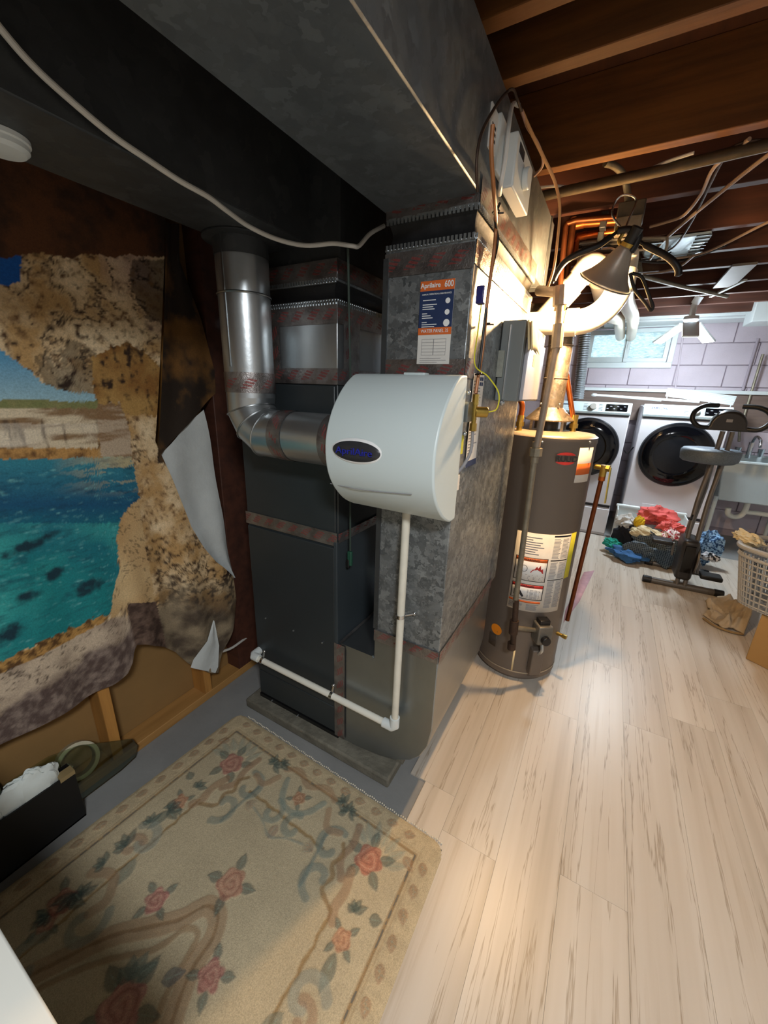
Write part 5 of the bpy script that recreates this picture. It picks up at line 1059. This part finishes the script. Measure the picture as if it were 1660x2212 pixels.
MB().box((.655, 3.57, .09), (.765, 3.80, .42)).build('drive_housing', 'bike_dark', bk, bevel=.03, seg=4); MB().lathe([(.12, -.0), (.125, .01), (.10, .018)], (.765, 3.68, .25), (1, 0, 0), n=36).build('drive_cover', 'bike_grey', bk)
MB().box((.675, 3.563, .16), (.745, 3.573, .38)).build('housing_panel', 'door_glass', bk, bevel=.004)
for s, z in ((1, .14), (-1, .36)):
    x = .71+s*.09; MB().beam((x, 3.68, .25), (x+s*.01, 3.66, z), .02, .014, (1, 0, 0)).build('crank', 'bike_grey', bk); MB().box((min(x+s*.02, x+s*.16), 3.60, z-.018), (max(x+s*.02, x+s*.16), 3.71, z+.018)).build('pedal', 'black_rubber', bk, bevel=.012, seg=3)
def seat_fn(p): return 1.0
b = MB(); n = 48; rows = [(.0, .86, -.035), (.0, .97, -.02), (1, 1, .02), (1, 1, .05), (1, .93, .066), (1, .6, .072), (1, .02, .072)]; vs = []
for (_, k, z) in rows:
    for i in range(n):
        a = 2*PI*i/n; rx = .185; ry = .14; nose = .05*max(0, -math.sin(a))**3; vs.append((.70+math.cos(a)*rx*k, 3.79+math.sin(a)*ry*k-nose*k, 1.035+z))
b.add(vs, [(j*n+i, j*n+(i+1) % n, (j+1)*n+(i+1) % n, (j+1)*n+i) for j in range(len(rows)-1) for i in range(n)]+[tuple(range(n-1, -1, -1))]).build('seat', 'seat_vinyl', bk, angle=60)
b = MB(); vs = []; n = 30
outl = [(.105*math.cos(a), .0+.10*math.sin(a)) for a in np.linspace(0, PI, 20)]+[(-.125, -.035), (.125, -.035)]
cc = Vector((.735, 3.665, 1.275)); b.prism([cc+Vector((x, .0, z)) for x, z in outl], (0, .05, .02)).build('console', 'bike_dark', bk, bevel=.012, seg=3); MB().box(cc+Vector((-.02, -.004, .03)), cc+Vector((.015, .002, .05))).build('console_button', 'print_grey', bk)
for s in (-1, 1):
    MB().tube([cc+Vector((s*.10, .02, -.015)), cc+Vector((s*.17, .0, -.01)), cc+Vector((s*.215, .0, .04)), cc+Vector((s*.205, .02, .10)), cc+Vector((s*.15, .06, .135)), cc+Vector((s*.07, .10, .14))], .0165, 12, 6).build('handlebar', 'black_rubber', bk)
MB().tube([(.69, 3.69, .62), (.675, 3.66, .58)], .007, 8).ball((.672, 3.655, .575), .012, 8, 6).build('tension_knob', 'black_plastic', bk)
# ------------------------------------------------------------------ laundry heap
def cloth_mat(name, c1, c2=None, kind='plain', sc=30):
    m, nt, b = newmat(name); v = coords(nt, 'Object')
    if kind == 'plaid':
        w1 = nd(nt, 'ShaderNodeTexWave'); w1.inputs['Scale'].default_value = sc; w2 = nd(nt, 'ShaderNodeTexWave', bands_direction='Z'); w2.inputs['Scale'].default_value = sc; lk(nt, v, w1.inputs['Vector']); lk(nt, v, w2.inputs['Vector'])
        f = mth(nt, 'MAXIMUM', mth(nt, 'POWER', w1.outputs['Fac'], 4), mth(nt, 'POWER', w2.outputs['Fac'], 4)); c = mixc(nt, mth(nt, 'MULTIPLY', f, .6), hx(c1), hx(c2))
    elif kind == 'print': c = ramp(nt, noise(nt, v, sc, 2), [(.46, hx(c1)), (.52, hx(c2))])
    else: c = ramp(nt, noise(nt, v, 8, 4), [(.3, tuple(x*.75 for x in hx(c1)[:3])+(1,)), (.7, hx(c1))])
    lk(nt, c, b.inputs['Base Color']); b.inputs['Roughness'].default_value = .9; bump(nt, b, noise(nt, v, 160, 3), .25, .003)
    return m
def lump(name, label, cat, c, r, seed, m, rot=0, folds=6, fl=.0, soft=.13):
    rs = np.random.default_rng(seed); ks = [(rs.normal(size=3)*np.array([1, 1, .6]), rs.uniform(2.0, 5.5), rs.uniform(0, 6)) for _ in range(folds)]; c = Vector(c); b = MB(); nu, nv = 56, 30; vs = []
    for j in range(nv+1):
        for i in range(nu):
            a = 2*PI*i/nu; e = PI*j/nv-PI/2; p = Vector((math.cos(a)*math.cos(e), math.sin(a)*math.cos(e), math.sin(e))); s = .95+.14*math.sin(a*3+seed)
            for k, w, ph in ks: s += soft*(1-abs(math.sin((p.x*k[0]+p.y*k[1]+p.z*k[2])*w+ph)))**2-soft*.38
            q = Vector((p.x*r[0], p.y*r[1], p.z*r[2]))*s; q = Vector((q.x*math.cos(rot)-q.y*math.sin(rot), q.x*math.sin(rot)+q.y*math.cos(rot), q.z)); w_ = c+q; w_.z = max(w_.z, fl+.009+.002*math.sin(i)); vs.append(w_)
    b.add(vs, [(j*nu+i, j*nu+(i+1) % nu, (j+1)*nu+(i+1) % nu, (j+1)*nu+i) for j in range(nv) for i in range(nu)])
    return tag(b.build(name, m, angle=50), label, cat)
hb = thing('laundry_hamper', 'white plastic hamper half buried behind the heap of laundry', 'hamper', (.46, 4.5, .007))
hx0, hx1, hy0, hy1, hzt = .22, .80, 4.40, 4.61, .375
for nm, a, c in (('front', (hx0, hy0, .01), (hx1, hy0+.012, hzt-.06)), ('back', (hx0, hy1-.012, .01), (hx1, hy1, hzt)), ('side', (hx0, hy0+.012, .01), (hx0+.012, hy1-.012, hzt)), ('side', (hx1-.012, hy0+.012, .01), (hx1, hy1-.012, hzt)), ('bottom', (hx0+.012, hy0+.012, .01), (hx1-.012, hy1-.012, .02))): MB().box(a, c).build(nm, 'white_plastic', hb, bevel=.005)
MB().beam((hx0-.01, hy1, hzt), (hx1+.01, hy1, hzt), .04, .03).build('rim', 'white_plastic', hb, bevel=.01, seg=3)
cloth_mat('coral_cloth', '#d9605c'); cloth_mat('white_cloth', '#d6d8d8'); cloth_mat('yellow_cloth', '#e0b81c'); cloth_mat('cream_cloth', '#d9cba6'); cloth_mat('redwhite_cloth', '#a82838', '#e8dcdc', 'print', 45); cloth_mat('plaid_cloth', '#1b2c3c', '#8a98a0', 'plaid', 22); cloth_mat('denim_cloth', '#2f5f94'); cloth_mat('teal_cloth', '#1f9a8a'); cloth_mat('floral_cloth', '#24466f', '#8fb4d6', 'print', 60); cloth_mat('navy_cloth', '#161a26'); cloth_mat('stripe_cloth', '#15161a', '#c8c8cc', 'print', 40); cloth_mat('blanket_beige', '#b7a78f')
hp_ = 'heap of laundry'
lump('sheet', 'coral sheet crumpled on top of the laundry heap', 'cloth', PY(1422, 1115, 4.28), (.19, .13, .095), 4, 'coral_cloth', .3, 8); lump('sheet', 'coral sheet tail hanging down the front of the laundry heap', 'cloth', PY(1450, 1138, 4.12), (.12, .09, .055), 14, 'coral_cloth', -.4, 8)
lump('towel', 'white towel on the heap next to the yellow cloth', 'cloth', PY(1352, 1127, 4.22), (.085, .07, .075), 6, 'white_cloth'); lump('cloth', 'yellow cloth rolled beside the white towel', 'cloth', PY(1381, 1128, 4.12), (.05, .04, .06), 7, 'yellow_cloth', 0, 4)
lump('pillowcase', 'cream pillowcase lying across the front of the laundry heap', 'cloth', PY(1395, 1150, 4.05), (.14, .07, .05), 8, 'cream_cloth', -.1); lump('shirt', 'red and white patterned shirt in the laundry heap', 'cloth', PY(1448, 1158, 4.05), (.09, .08, .07), 9, 'redwhite_cloth', .5)
lump('shirt', 'large dark plaid shirt spread at the foot of the laundry heap', 'cloth', PY(1415, 1185, 4.05), (.23, .14, .16), 10, 'plaid_cloth', .1, 9); lump('trousers', 'black trousers bunched under the white towel', 'cloth', PY(1352, 1158, 4.2), (.11, .1, .13), 11, 'navy_cloth')
lump('jeans', 'blue denim jeans trailing onto the floor from the heap', 'cloth', PY(1355, 1198, 3.98), (.17, .1, .065), 12, 'denim_cloth', -.2, 9); lump('towel', 'teal towel poking out beside the denim jeans', 'cloth', PY(1328, 1175, 4.15), (.10, .07, .06), 13, 'teal_cloth', .3)
lump('shirt', 'blue floral shirt on the far side of the exercise bike', 'cloth', PY(1522, 1182, 4.25), (.12, .1, .16), 15, 'floral_cloth', .2); lump('sock', 'black and white sock below the blue floral shirt', 'cloth', PY(1534, 1203, 4.05), (.07, .05, .04), 16, 'stripe_cloth')
# ------------------------------------------------------------------ cardboard box, basket, blanket
cbx = thing('cardboard_box', 'plain cardboard box holding up a grey laundry basket', 'box', (1.15, 2.75, .007))
o0 = Vector((.936, 2.743, .008)); e1 = Vector((.82, -.57, 0)).normalized(); e2 = Vector((.57, .82, 0)).normalized(); upv = Vector((0, 0, 1)); mat('cardboard', '#a3814f', .85, 0, .06, 4, .05, 90)
MB().obox(o0+e1*.24+e2*.17+upv*.15, (e1, e2, upv), (.24, .17, .15)).build('carton', 'cardboard', cbx, bevel=.003, seg=1); MB().obox(o0+e1*.12+e2*.17+upv*.302, (e1, e2, upv), (.119, .17, .0015)).build('flap', 'cardboard', cbx); MB().obox(o0+e1*.36+e2*.17+upv*.302, (e1, e2, upv), (.119, .17, .0015)).build('flap', 'cardboard', cbx)
lbk = thing('laundry_basket', 'grey lattice laundry basket on top of the cardboard box', 'basket', o0+e1*.24+e2*.17+upv*.304)
mat('basket_grey', '#9a9a98', .45, 0, .05, 6); bc0 = o0+e1*.10+e2*.14; bz0, bz1 = .312, .66
def brim(t, z):
    k = (z-bz0)/(bz1-bz0); a_, b_2 = .24+.07*k, .155+.05*k; a = 2*PI*t; ca, sa = math.cos(a), math.sin(a); ex_ = .5; return bc0+e1*(a_*math.copysign(abs(ca)**ex_, ca))+e2*(b_2*math.copysign(abs(sa)**ex_, sa))+Vector((0, 0, z))-Vector((0, 0, bc0.z))
ring_ = lambda z, n=48: [brim(i/n, z) for i in range(n+1)]
MB().tube(ring_(bz1), .015, 10).build('rim', 'basket_grey', lbk); MB().tube(ring_(bz1-.05), .010, 8).build('upper_band', 'basket_grey', lbk)
b = MB(); n = 56
for j, z in enumerate(np.linspace(bz0+.02, bz1-.05, 9)): b.tube(ring_(z), .005, 6)
for i in range(n): b.tube([brim(i/n, bz0+.005), brim(i/n, bz1-.03)], .005, 6)
o = b.build('lattice', 'basket_grey', lbk); o['kind'] = 'stuff'; MB().add([brim(i/32, bz0+.004) for i in range(32)]+[brim(i/32, bz0+.012) for i in range(32)], [tuple(range(31, -1, -1)), tuple(range(32, 64))]+[(i, (i+1) % 32, 32+(i+1) % 32, 32+i) for i in range(32)]).build('floor_panel', 'basket_grey', lbk)
lump('towel', 'cream towel slung over the rim of the grey laundry basket', 'cloth', brim(.52, bz1+.015)+Vector((.03, .02, 0)), (.06, .12, .04), 21, 'cream_cloth', .2); lump('jacket', 'black jacket piled in the grey laundry basket', 'cloth', bc0+e1*.02+Vector((0, 0, bz1-bc0.z+.02)), (.16, .12, .10), 22, 'navy_cloth')
bA, bB, bC, bD = PZ(1518, 1338, .0), PZ(1606, 1380, .0), PZ(1632, 1300, .0), PZ(1545, 1300, .0)
def blanket(u, v):
    p = bA.lerp(bB, u).lerp(bD.lerp(bC, u), v); e = min(1, 6*min(u+.12, v+.06, 1-v+.05)); n_ = float(fbm(p.x*7, p.y*7, 41, 3))
    rid = (1-abs(math.sin(u*4.2+v*5.5+1.2*n_)))**2; rid2 = (1-abs(math.sin(u*7.0-v*3.2+2.0*n_)))**2
    z = .016+e*(.035*rid+.03*rid2+.07*n_*n_)+.20*max(0, u-.45)**1.5*min(1, v*2.2)
    return Vector((p.x+.025*math.sin(v*9)*(1-u), p.y+.03*math.sin(u*8+1), z))
bl_ = thing('blanket', 'beige fleece blanket spread rumpled on the floor against the cardboard box', 'blanket', PZ(1570, 1350, .007))
MB().grid(60, 60, blanket).build('cloth_body', 'blanket_beige', bl_, angle=80, solid=.012)
def roll_(t): return bA.lerp(bB, .05+.3*t)+Vector((.02, .03+.02*math.sin(t*PI), .04))
MB().tube([roll_(t) for t in np.linspace(0, 1, 8)], lambda t: .03+.008*math.sin(t*PI), 16, 3).build('rolled_corner', 'blanket_beige', bl_)
MB().tube([PZ(1520, 1335, .02), PZ(1545, 1352, .02), PZ(1580, 1365, .02), PZ(1606, 1370, .02)], .008, 8, 5).build('hem', mat('hem_brown', '#8c7450', .9), bl_)
tag(MB().add([PZ(1262, 1236, .0085), PZ(1285, 1232, .0085), PZ(1252, 1300, .0085), PZ(1218, 1345, .0085), PZ(1222, 1318, .0085)], [(0, 1, 2, 3, 4)]).build('paper_sheet', mat('pink_paper', '#c79aa0', .7, 0, .15, 12), solid=.001), 'pinkish paper sheet lying on the planks behind the water heater', 'paper')
# ------------------------------------------------------------------ under the joists
def zpath(z, *pp): return [PZ(px, py, z) for px, py in pp]
tag(MB().tube([PZ(1150, 428, 2.17), PZ(1400, 375, 2.17), PZ(1600, 327, 2.17), PZ(1760, 290, 2.17)], .017, 14).build('conduit', mat('conduit_old', '#544a3b', .6, .5, .2, 20)), 'old grey steel conduit strapped along the second joist', 'conduit')
pc_ = mat('panned_steel', '#aebcc0', .4, .6, .06, 5, .1, 20)
pl_ = thing('joist_pan', 'pale sheet-metal pan closing the gap between two dark joists', 'sheet metal', PZ(1470, 540, 2.195))
xa, xb = PZ(1395, 540, 2.195).x, PZ(1520, 530, 2.195).x
MB().grid(24, 8, lambda u, v: Vector((xa+(xb-xa)*u+.012*math.sin(v*8), 2.56+.37*v, 2.194+.004*max(0, u-.8)*5*math.sin(v*40)))).build('sheet', 'panned_steel', pl_, solid=.0012)
for k in range(7): MB().beam((xb-.05, 2.60+.05*k, 2.192), (xb+.008, 2.59+.05*k, 2.188), .008, .004).build('crimp', 'galvanised_dull', pl_)
# clear plastic tray stuffed up under the joists
mclear, ntc, bcl = newmat('clear_plastic'); gls = nd(ntc, 'ShaderNodeBsdfGlossy'); gls.inputs['Roughness'].default_value = .08; trp = nd(ntc, 'ShaderNodeBsdfTransparent'); trp.inputs[0].default_value = (.93, .95, .94, 1); mx = nd(ntc, 'ShaderNodeMixShader'); fr = nd(ntc, 'ShaderNodeFresnel'); fr.inputs[0].default_value = 1.35
lk(ntc, mth(ntc, 'ADD', fr.outputs[0], .04), mx.inputs[0]); lk(ntc, trp.outputs[0], mx.inputs[1]); lk(ntc, gls.outputs[0], mx.inputs[2]); lk(ntc, mx.outputs[0], ntc.nodes['Material Output'].inputs[0])
pt = thing('plastic_tray', 'clear plastic storage tray with pale rim tucked under the joists behind the lamp', 'tray', PY(1330, 590, 2.4))
r0 = [PY(1228, 602, 2.36), PY(1238, 540, 2.42), PY(1262, 524, 2.44), PY(1420, 514, 2.44), PY(1442, 522, 2.42), PY(1432, 560, 2.38)]
r1 = [PY(1240, 610, 2.36), PY(1248, 540, 2.36), PY(1320, 536, 2.36), PY(1335, 542, 2.36), PY(1430, 538, 2.36)]
MB().tube(r0, .006, 8, 5).build('rim', mat('tray_rim', '#d8cdb8', .3, 0, .02, 4), pt); MB().tube([PY(1240, 556, 2.36), PY(1324, 550, 2.36), PY(1332, 544, 2.36)], .005, 8).build('step_edge', 'tray_rim', pt); MB().tube(r1[1:], .005, 8).build('inner_edge', 'tray_rim', pt)
MB().prism([PY(1238, 600, 2.37), PY(1246, 538, 2.37), PY(1434, 524, 2.37), PY(1424, 585, 2.37)], (0, .01, 0)).build('front_wall', 'clear_plastic', pt); MB().prism([PY(1246, 538, 2.37), PY(1434, 524, 2.37), PY(1424, 516, 2.46), PY(1262, 526, 2.46)], (0, 0, .004)).build('top_wall', 'clear_plastic', pt)
MB().obox(PY(1258, 560, 2.36), (Vector((1, 0, 0)), Vector((0, 1, 0)), Vector((0, 0, 1))), (.022, .004, .028)).build('latch', 'tray_rim', pt, bevel=.003)
for px in (1250, 1255, 1260, 1265): MB().cyl(PY(px, 575, 2.352), PY(px+2, 553, 2.352), .0012, n=6).build('latch_rib', 'print_grey', pt)
# wires and flat cables beneath the joists
mat('cable_flat', '#a18a78', .55, 0, .1, 8)
zw = 2.185
for lab_, pp, r, m in (('pale flat cable crossing the joists towards the lamp', ((1800, 250), (1660, 335), (1540, 430), (1470, 488), (1430, 525), (1405, 560)), .007, 'cable_flat'), ('second pale cable running beside the flat cable under the joists', ((1620, 300), (1545, 360), (1515, 420), (1478, 465), (1440, 480), (1405, 490)), .006, 'cable_flat'),
        ('thin dark cable running under the joists above the pan', ((1680, 300), (1600, 310), (1560, 350), (1500, 470), (1465, 525), (1440, 545)), .0045, 'iron_pipe'), ('long pale cable stretched from the pan towards the right wall', ((1800, 420), (1660, 480), (1560, 530), (1500, 552), (1420, 562)), .006, 'cable_flat'), ('black cable lying along the edge of the metal pan', ((1570, 530), (1500, 556), (1450, 566), (1400, 566), (1370, 560)), .006, 'black_rubber'),
        ('sagging tan cable below the pan', ((1500, 552), (1470, 575), (1430, 587), (1370, 592)), .006, 'cable_flat'), ('white thin cable stapled across the joist by the conduit', ((1165, 405), (1200, 402), (1260, 404), (1310, 398), (1370, 380), (1440, 350), (1500, 330)), .005, 'cable_white'), ('thin dark cable hanging near the plastic tray', ((1450, 545), (1420, 560), (1400, 560), (1370, 565)), .004, 'black_rubber')):
    tag(MB().tube(zpath(zw-.02 if 'sag' in lab_ else zw, *pp), r, 8, 5).build('ceiling_cable', m), lab_, 'cable')
# copper lines along the joists beyond the duct end
for lab_, yy, a, b2 in (('copper pipe elbowing along the joist above the plastic tray', 2.25, (1225, 560), (1450, 500)),): 
    t = thing('copper_pipe', lab_, 'pipe', PY(1232, 480, yy)); MB().tube([PY(1222, 600, yy), PY(1232, 505, yy), PY(1238, 490, yy), PY(1255, 484, yy), PY(1340, 478, yy)], .016, 12).build('tube', 'copper', t); MB().tube([PY(1231, 510, yy), PY(1234, 494, yy), PY(1242, 487, yy), PY(1262, 483, yy)], .0195, 12).build('elbow', 'copper', t)
t = thing('copper_pipe', 'lower copper pipe elbowing behind the plastic tray', 'pipe', PY(1250, 520, 2.32)); MB().tube([PY(1240, 560, 2.32), PY(1245, 522, 2.32), PY(1252, 512, 2.32), PY(1275, 507, 2.32), PY(1350, 498, 2.32)], .016, 12).build('tube', 'copper', t); MB().tube([PY(1244, 525, 2.32), PY(1250, 512, 2.32), PY(1268, 508, 2.32)], .019, 12).build('elbow', 'copper', t)
for i, (px, py) in enumerate(((1305, 478), (1297, 520))):
    p = PY(px, py, 2.1+.12*i); tag(MB().obox(p, (Vector((1, 0, 0)), Vector((0, 1, 0)), Vector((0, 0, 1))), (.012, .022, .03)).build('pipe_strap', 'galvanised_dull', bevel=.003), ('small steel strap holding the upper copper pipe', 'small steel strap holding the lower copper pipe')[i], 'strap')
# joist bridging plate, pipe and LED lamp
tag(MB().box((PZ(1590, 590, 2.19).x-.05, 3.2, 2.186), (PZ(1590, 590, 2.19).x+.06, 3.74, 2.199)).build('bridging_plate', mat('plate_grey', '#8a8582', .6, .3, .06, 5)), 'flat grey plate bridging two dark joists beside the star light', 'plate')
tag(MB().tube([PZ(1370, 592, 2.16), PZ(1470, 618, 2.17), PZ(1572, 640, 2.18)], .013, 12).build('steel_pipe', 'grey_pipe'), 'thin grey pipe running slanted under the dark joists to the star light', 'pipe')
tag(MB().cyl(PY(1373, 540, 2.9), PY(1380, 595, 2.9), .022, n=14).build('hanger_pipe', 'grey_pipe'), 'short grey hanger pipe dropping behind the clamp lamp', 'pipe')
LEDC = Vector((.43, 4.33, 2.08))
ld = thing('star_light', 'multi-panel LED garage light shining white on the joists near the window', 'lamp', LEDC)
mat('led_glow', '#ffffff', .4, 0, 0, 2, emit=('#e6f4ff', 40.0)); mat('led_body', '#cfd6d8', .35, .4, .04, 5)
MB().cyl(LEDC+Vector((0, 0, .02)), LEDC+Vector((0, 0, .12)), .022, n=16).build('screw_base', 'led_body', ld); MB().lathe([(.05, .025), (.055, .0), (.045, -.015)], LEDC, n=32).build('hub', 'led_body', ld)
MB().lathe([(.042, -.014), (.030, -.03), (.005, -.034)], LEDC, n=32).build('centre_lens', 'led_glow', ld)
for k, an in enumerate((.75, 2.45, -1.57)):
    d = Vector((math.cos(an), math.sin(an), -.62)).normalized(); s_ = Vector((-math.sin(an), math.cos(an), 0)); u_ = d.cross(s_).normalized(); u_ = u_ if u_.z > 0 else -u_
    c = LEDC+d*.175; pn = MB().obox(c, (d, s_, u_), (.12, .055, .008)).build('wing', 'led_body', ld, bevel=.003); MB().obox(c-u_*.009, (d, s_, u_), (.112, .048, .002)).build('wing_diffuser', 'led_glow', pn)
light('star_glow', 'POINT', LEDC-Vector((0, 0, .10)), 60, (.80, .92, 1.0), .10, ld)
tag(MB().tube([LEDC+Vector((0, 0, .12)), LEDC+Vector((.02, -.02, .17))], .03, 16).build('lamp_holder', 'white_plastic'), 'white ceiling lamp holder the star light screws into', 'lamp holder')
tag(MB().beam(LEDC+Vector((.05, -.35, .10)), LEDC+Vector((.16, -.75, .11)), .02, .012).build('metal_strap', 'trim_white'), 'short white metal strap reaching from the grey pipe towards the star light', 'strap')
# white boards over the back wall
tr1 = struct(MB().box((-.25, 5.08, 2.21), (2.2, 5.14, 2.335)).build('trim_1', 'trim_white', bevel=.004)); tr2 = struct(MB().box((-.25, 5.18, 2.20), (2.2, 5.46, 2.225)).build('trim_2', 'trim_white', bevel=.003))
wc = PY(1637, 652, 4.7); tag(MB().box((wc.x, 4.7, PY(1640, 694, 4.7).z), (wc.x+.6, 5.0, 2.35)).build('wall_cabinet', 'trim_white', bevel=.004), 'white wall cabinet hung high at the right of the block wall', 'cabinet')
fd = MB()
tag(fd.lathe([(.055+.004*math.cos(i*PI), .0+.012*i) for i in range(60)], PY(1250, 862, 5.15), (PY(1268, 690, 5.15)-PY(1250, 862, 5.15)), n=20).build('vent_hose', 'bright_steel'), 'silver ribbed dryer hose climbing the wall beside the window', 'hose')
tag(MB().lathe([(.035+.003*math.cos(i*PI), .012*i) for i in range(110)], (.4, 5.0, 2.26), (1, 0, 0), n=16).build('vent_hose', 'bright_steel'), 'silver ribbed hose lying along the top of the back wall joists', 'hose')
tag(MB().cyl((.555, YB-.018, 1.56), (.50, YB-.018, 2.2), .009, n=10).build('wall_conduit', 'block_paint'), 'thin painted conduit up the block wall right of the window', 'conduit')
tag(MB().cyl((1.13, YB-.018, 1.56), (1.13, YB-.018, 2.05), .012, n=10).build('wall_conduit', 'mortar_paint'), 'painted conduit on the block wall below the white wall cabinet', 'conduit')
tag(MB().beam((-.43, 5.44, 1.40), (-.43, 5.44, 2.2), .05, .04, (0, 1, 0)).build('corner_post', 'joist_dark'), 'dark upright post against the block wall beside the dryer hose', 'post')
# assumed flush ceiling lamp, unseen, added for fill over the room's near end
cl2 = thing('assumed_ceiling_lamp', 'assumed round white flush LED ceiling lamp, out of view on the joists over the open floor', 'lamp', (.55, -.45, 2.15))
MB().lathe([(.19, .05), (.19, .02), (.18, .012)], (.55, -.45, 2.15), n=48).build('housing', 'white_plastic', cl2); MB().lathe([(.178, .013), (.17, .006), (.02, .002)], (.55, -.45, 2.15), n=48).build('diffuser', mat('assumed_lamp_white', '#ffffff', .4, 0, 0, 2, emit=('#fff4e4', 6)), cl2)
lo_ = light('assumed_ceiling_glow', 'AREA', (.55, -.45, 2.145), 34, (.95, .98, 1.0), .34, cl2); lo_.data.shape = 'DISK'
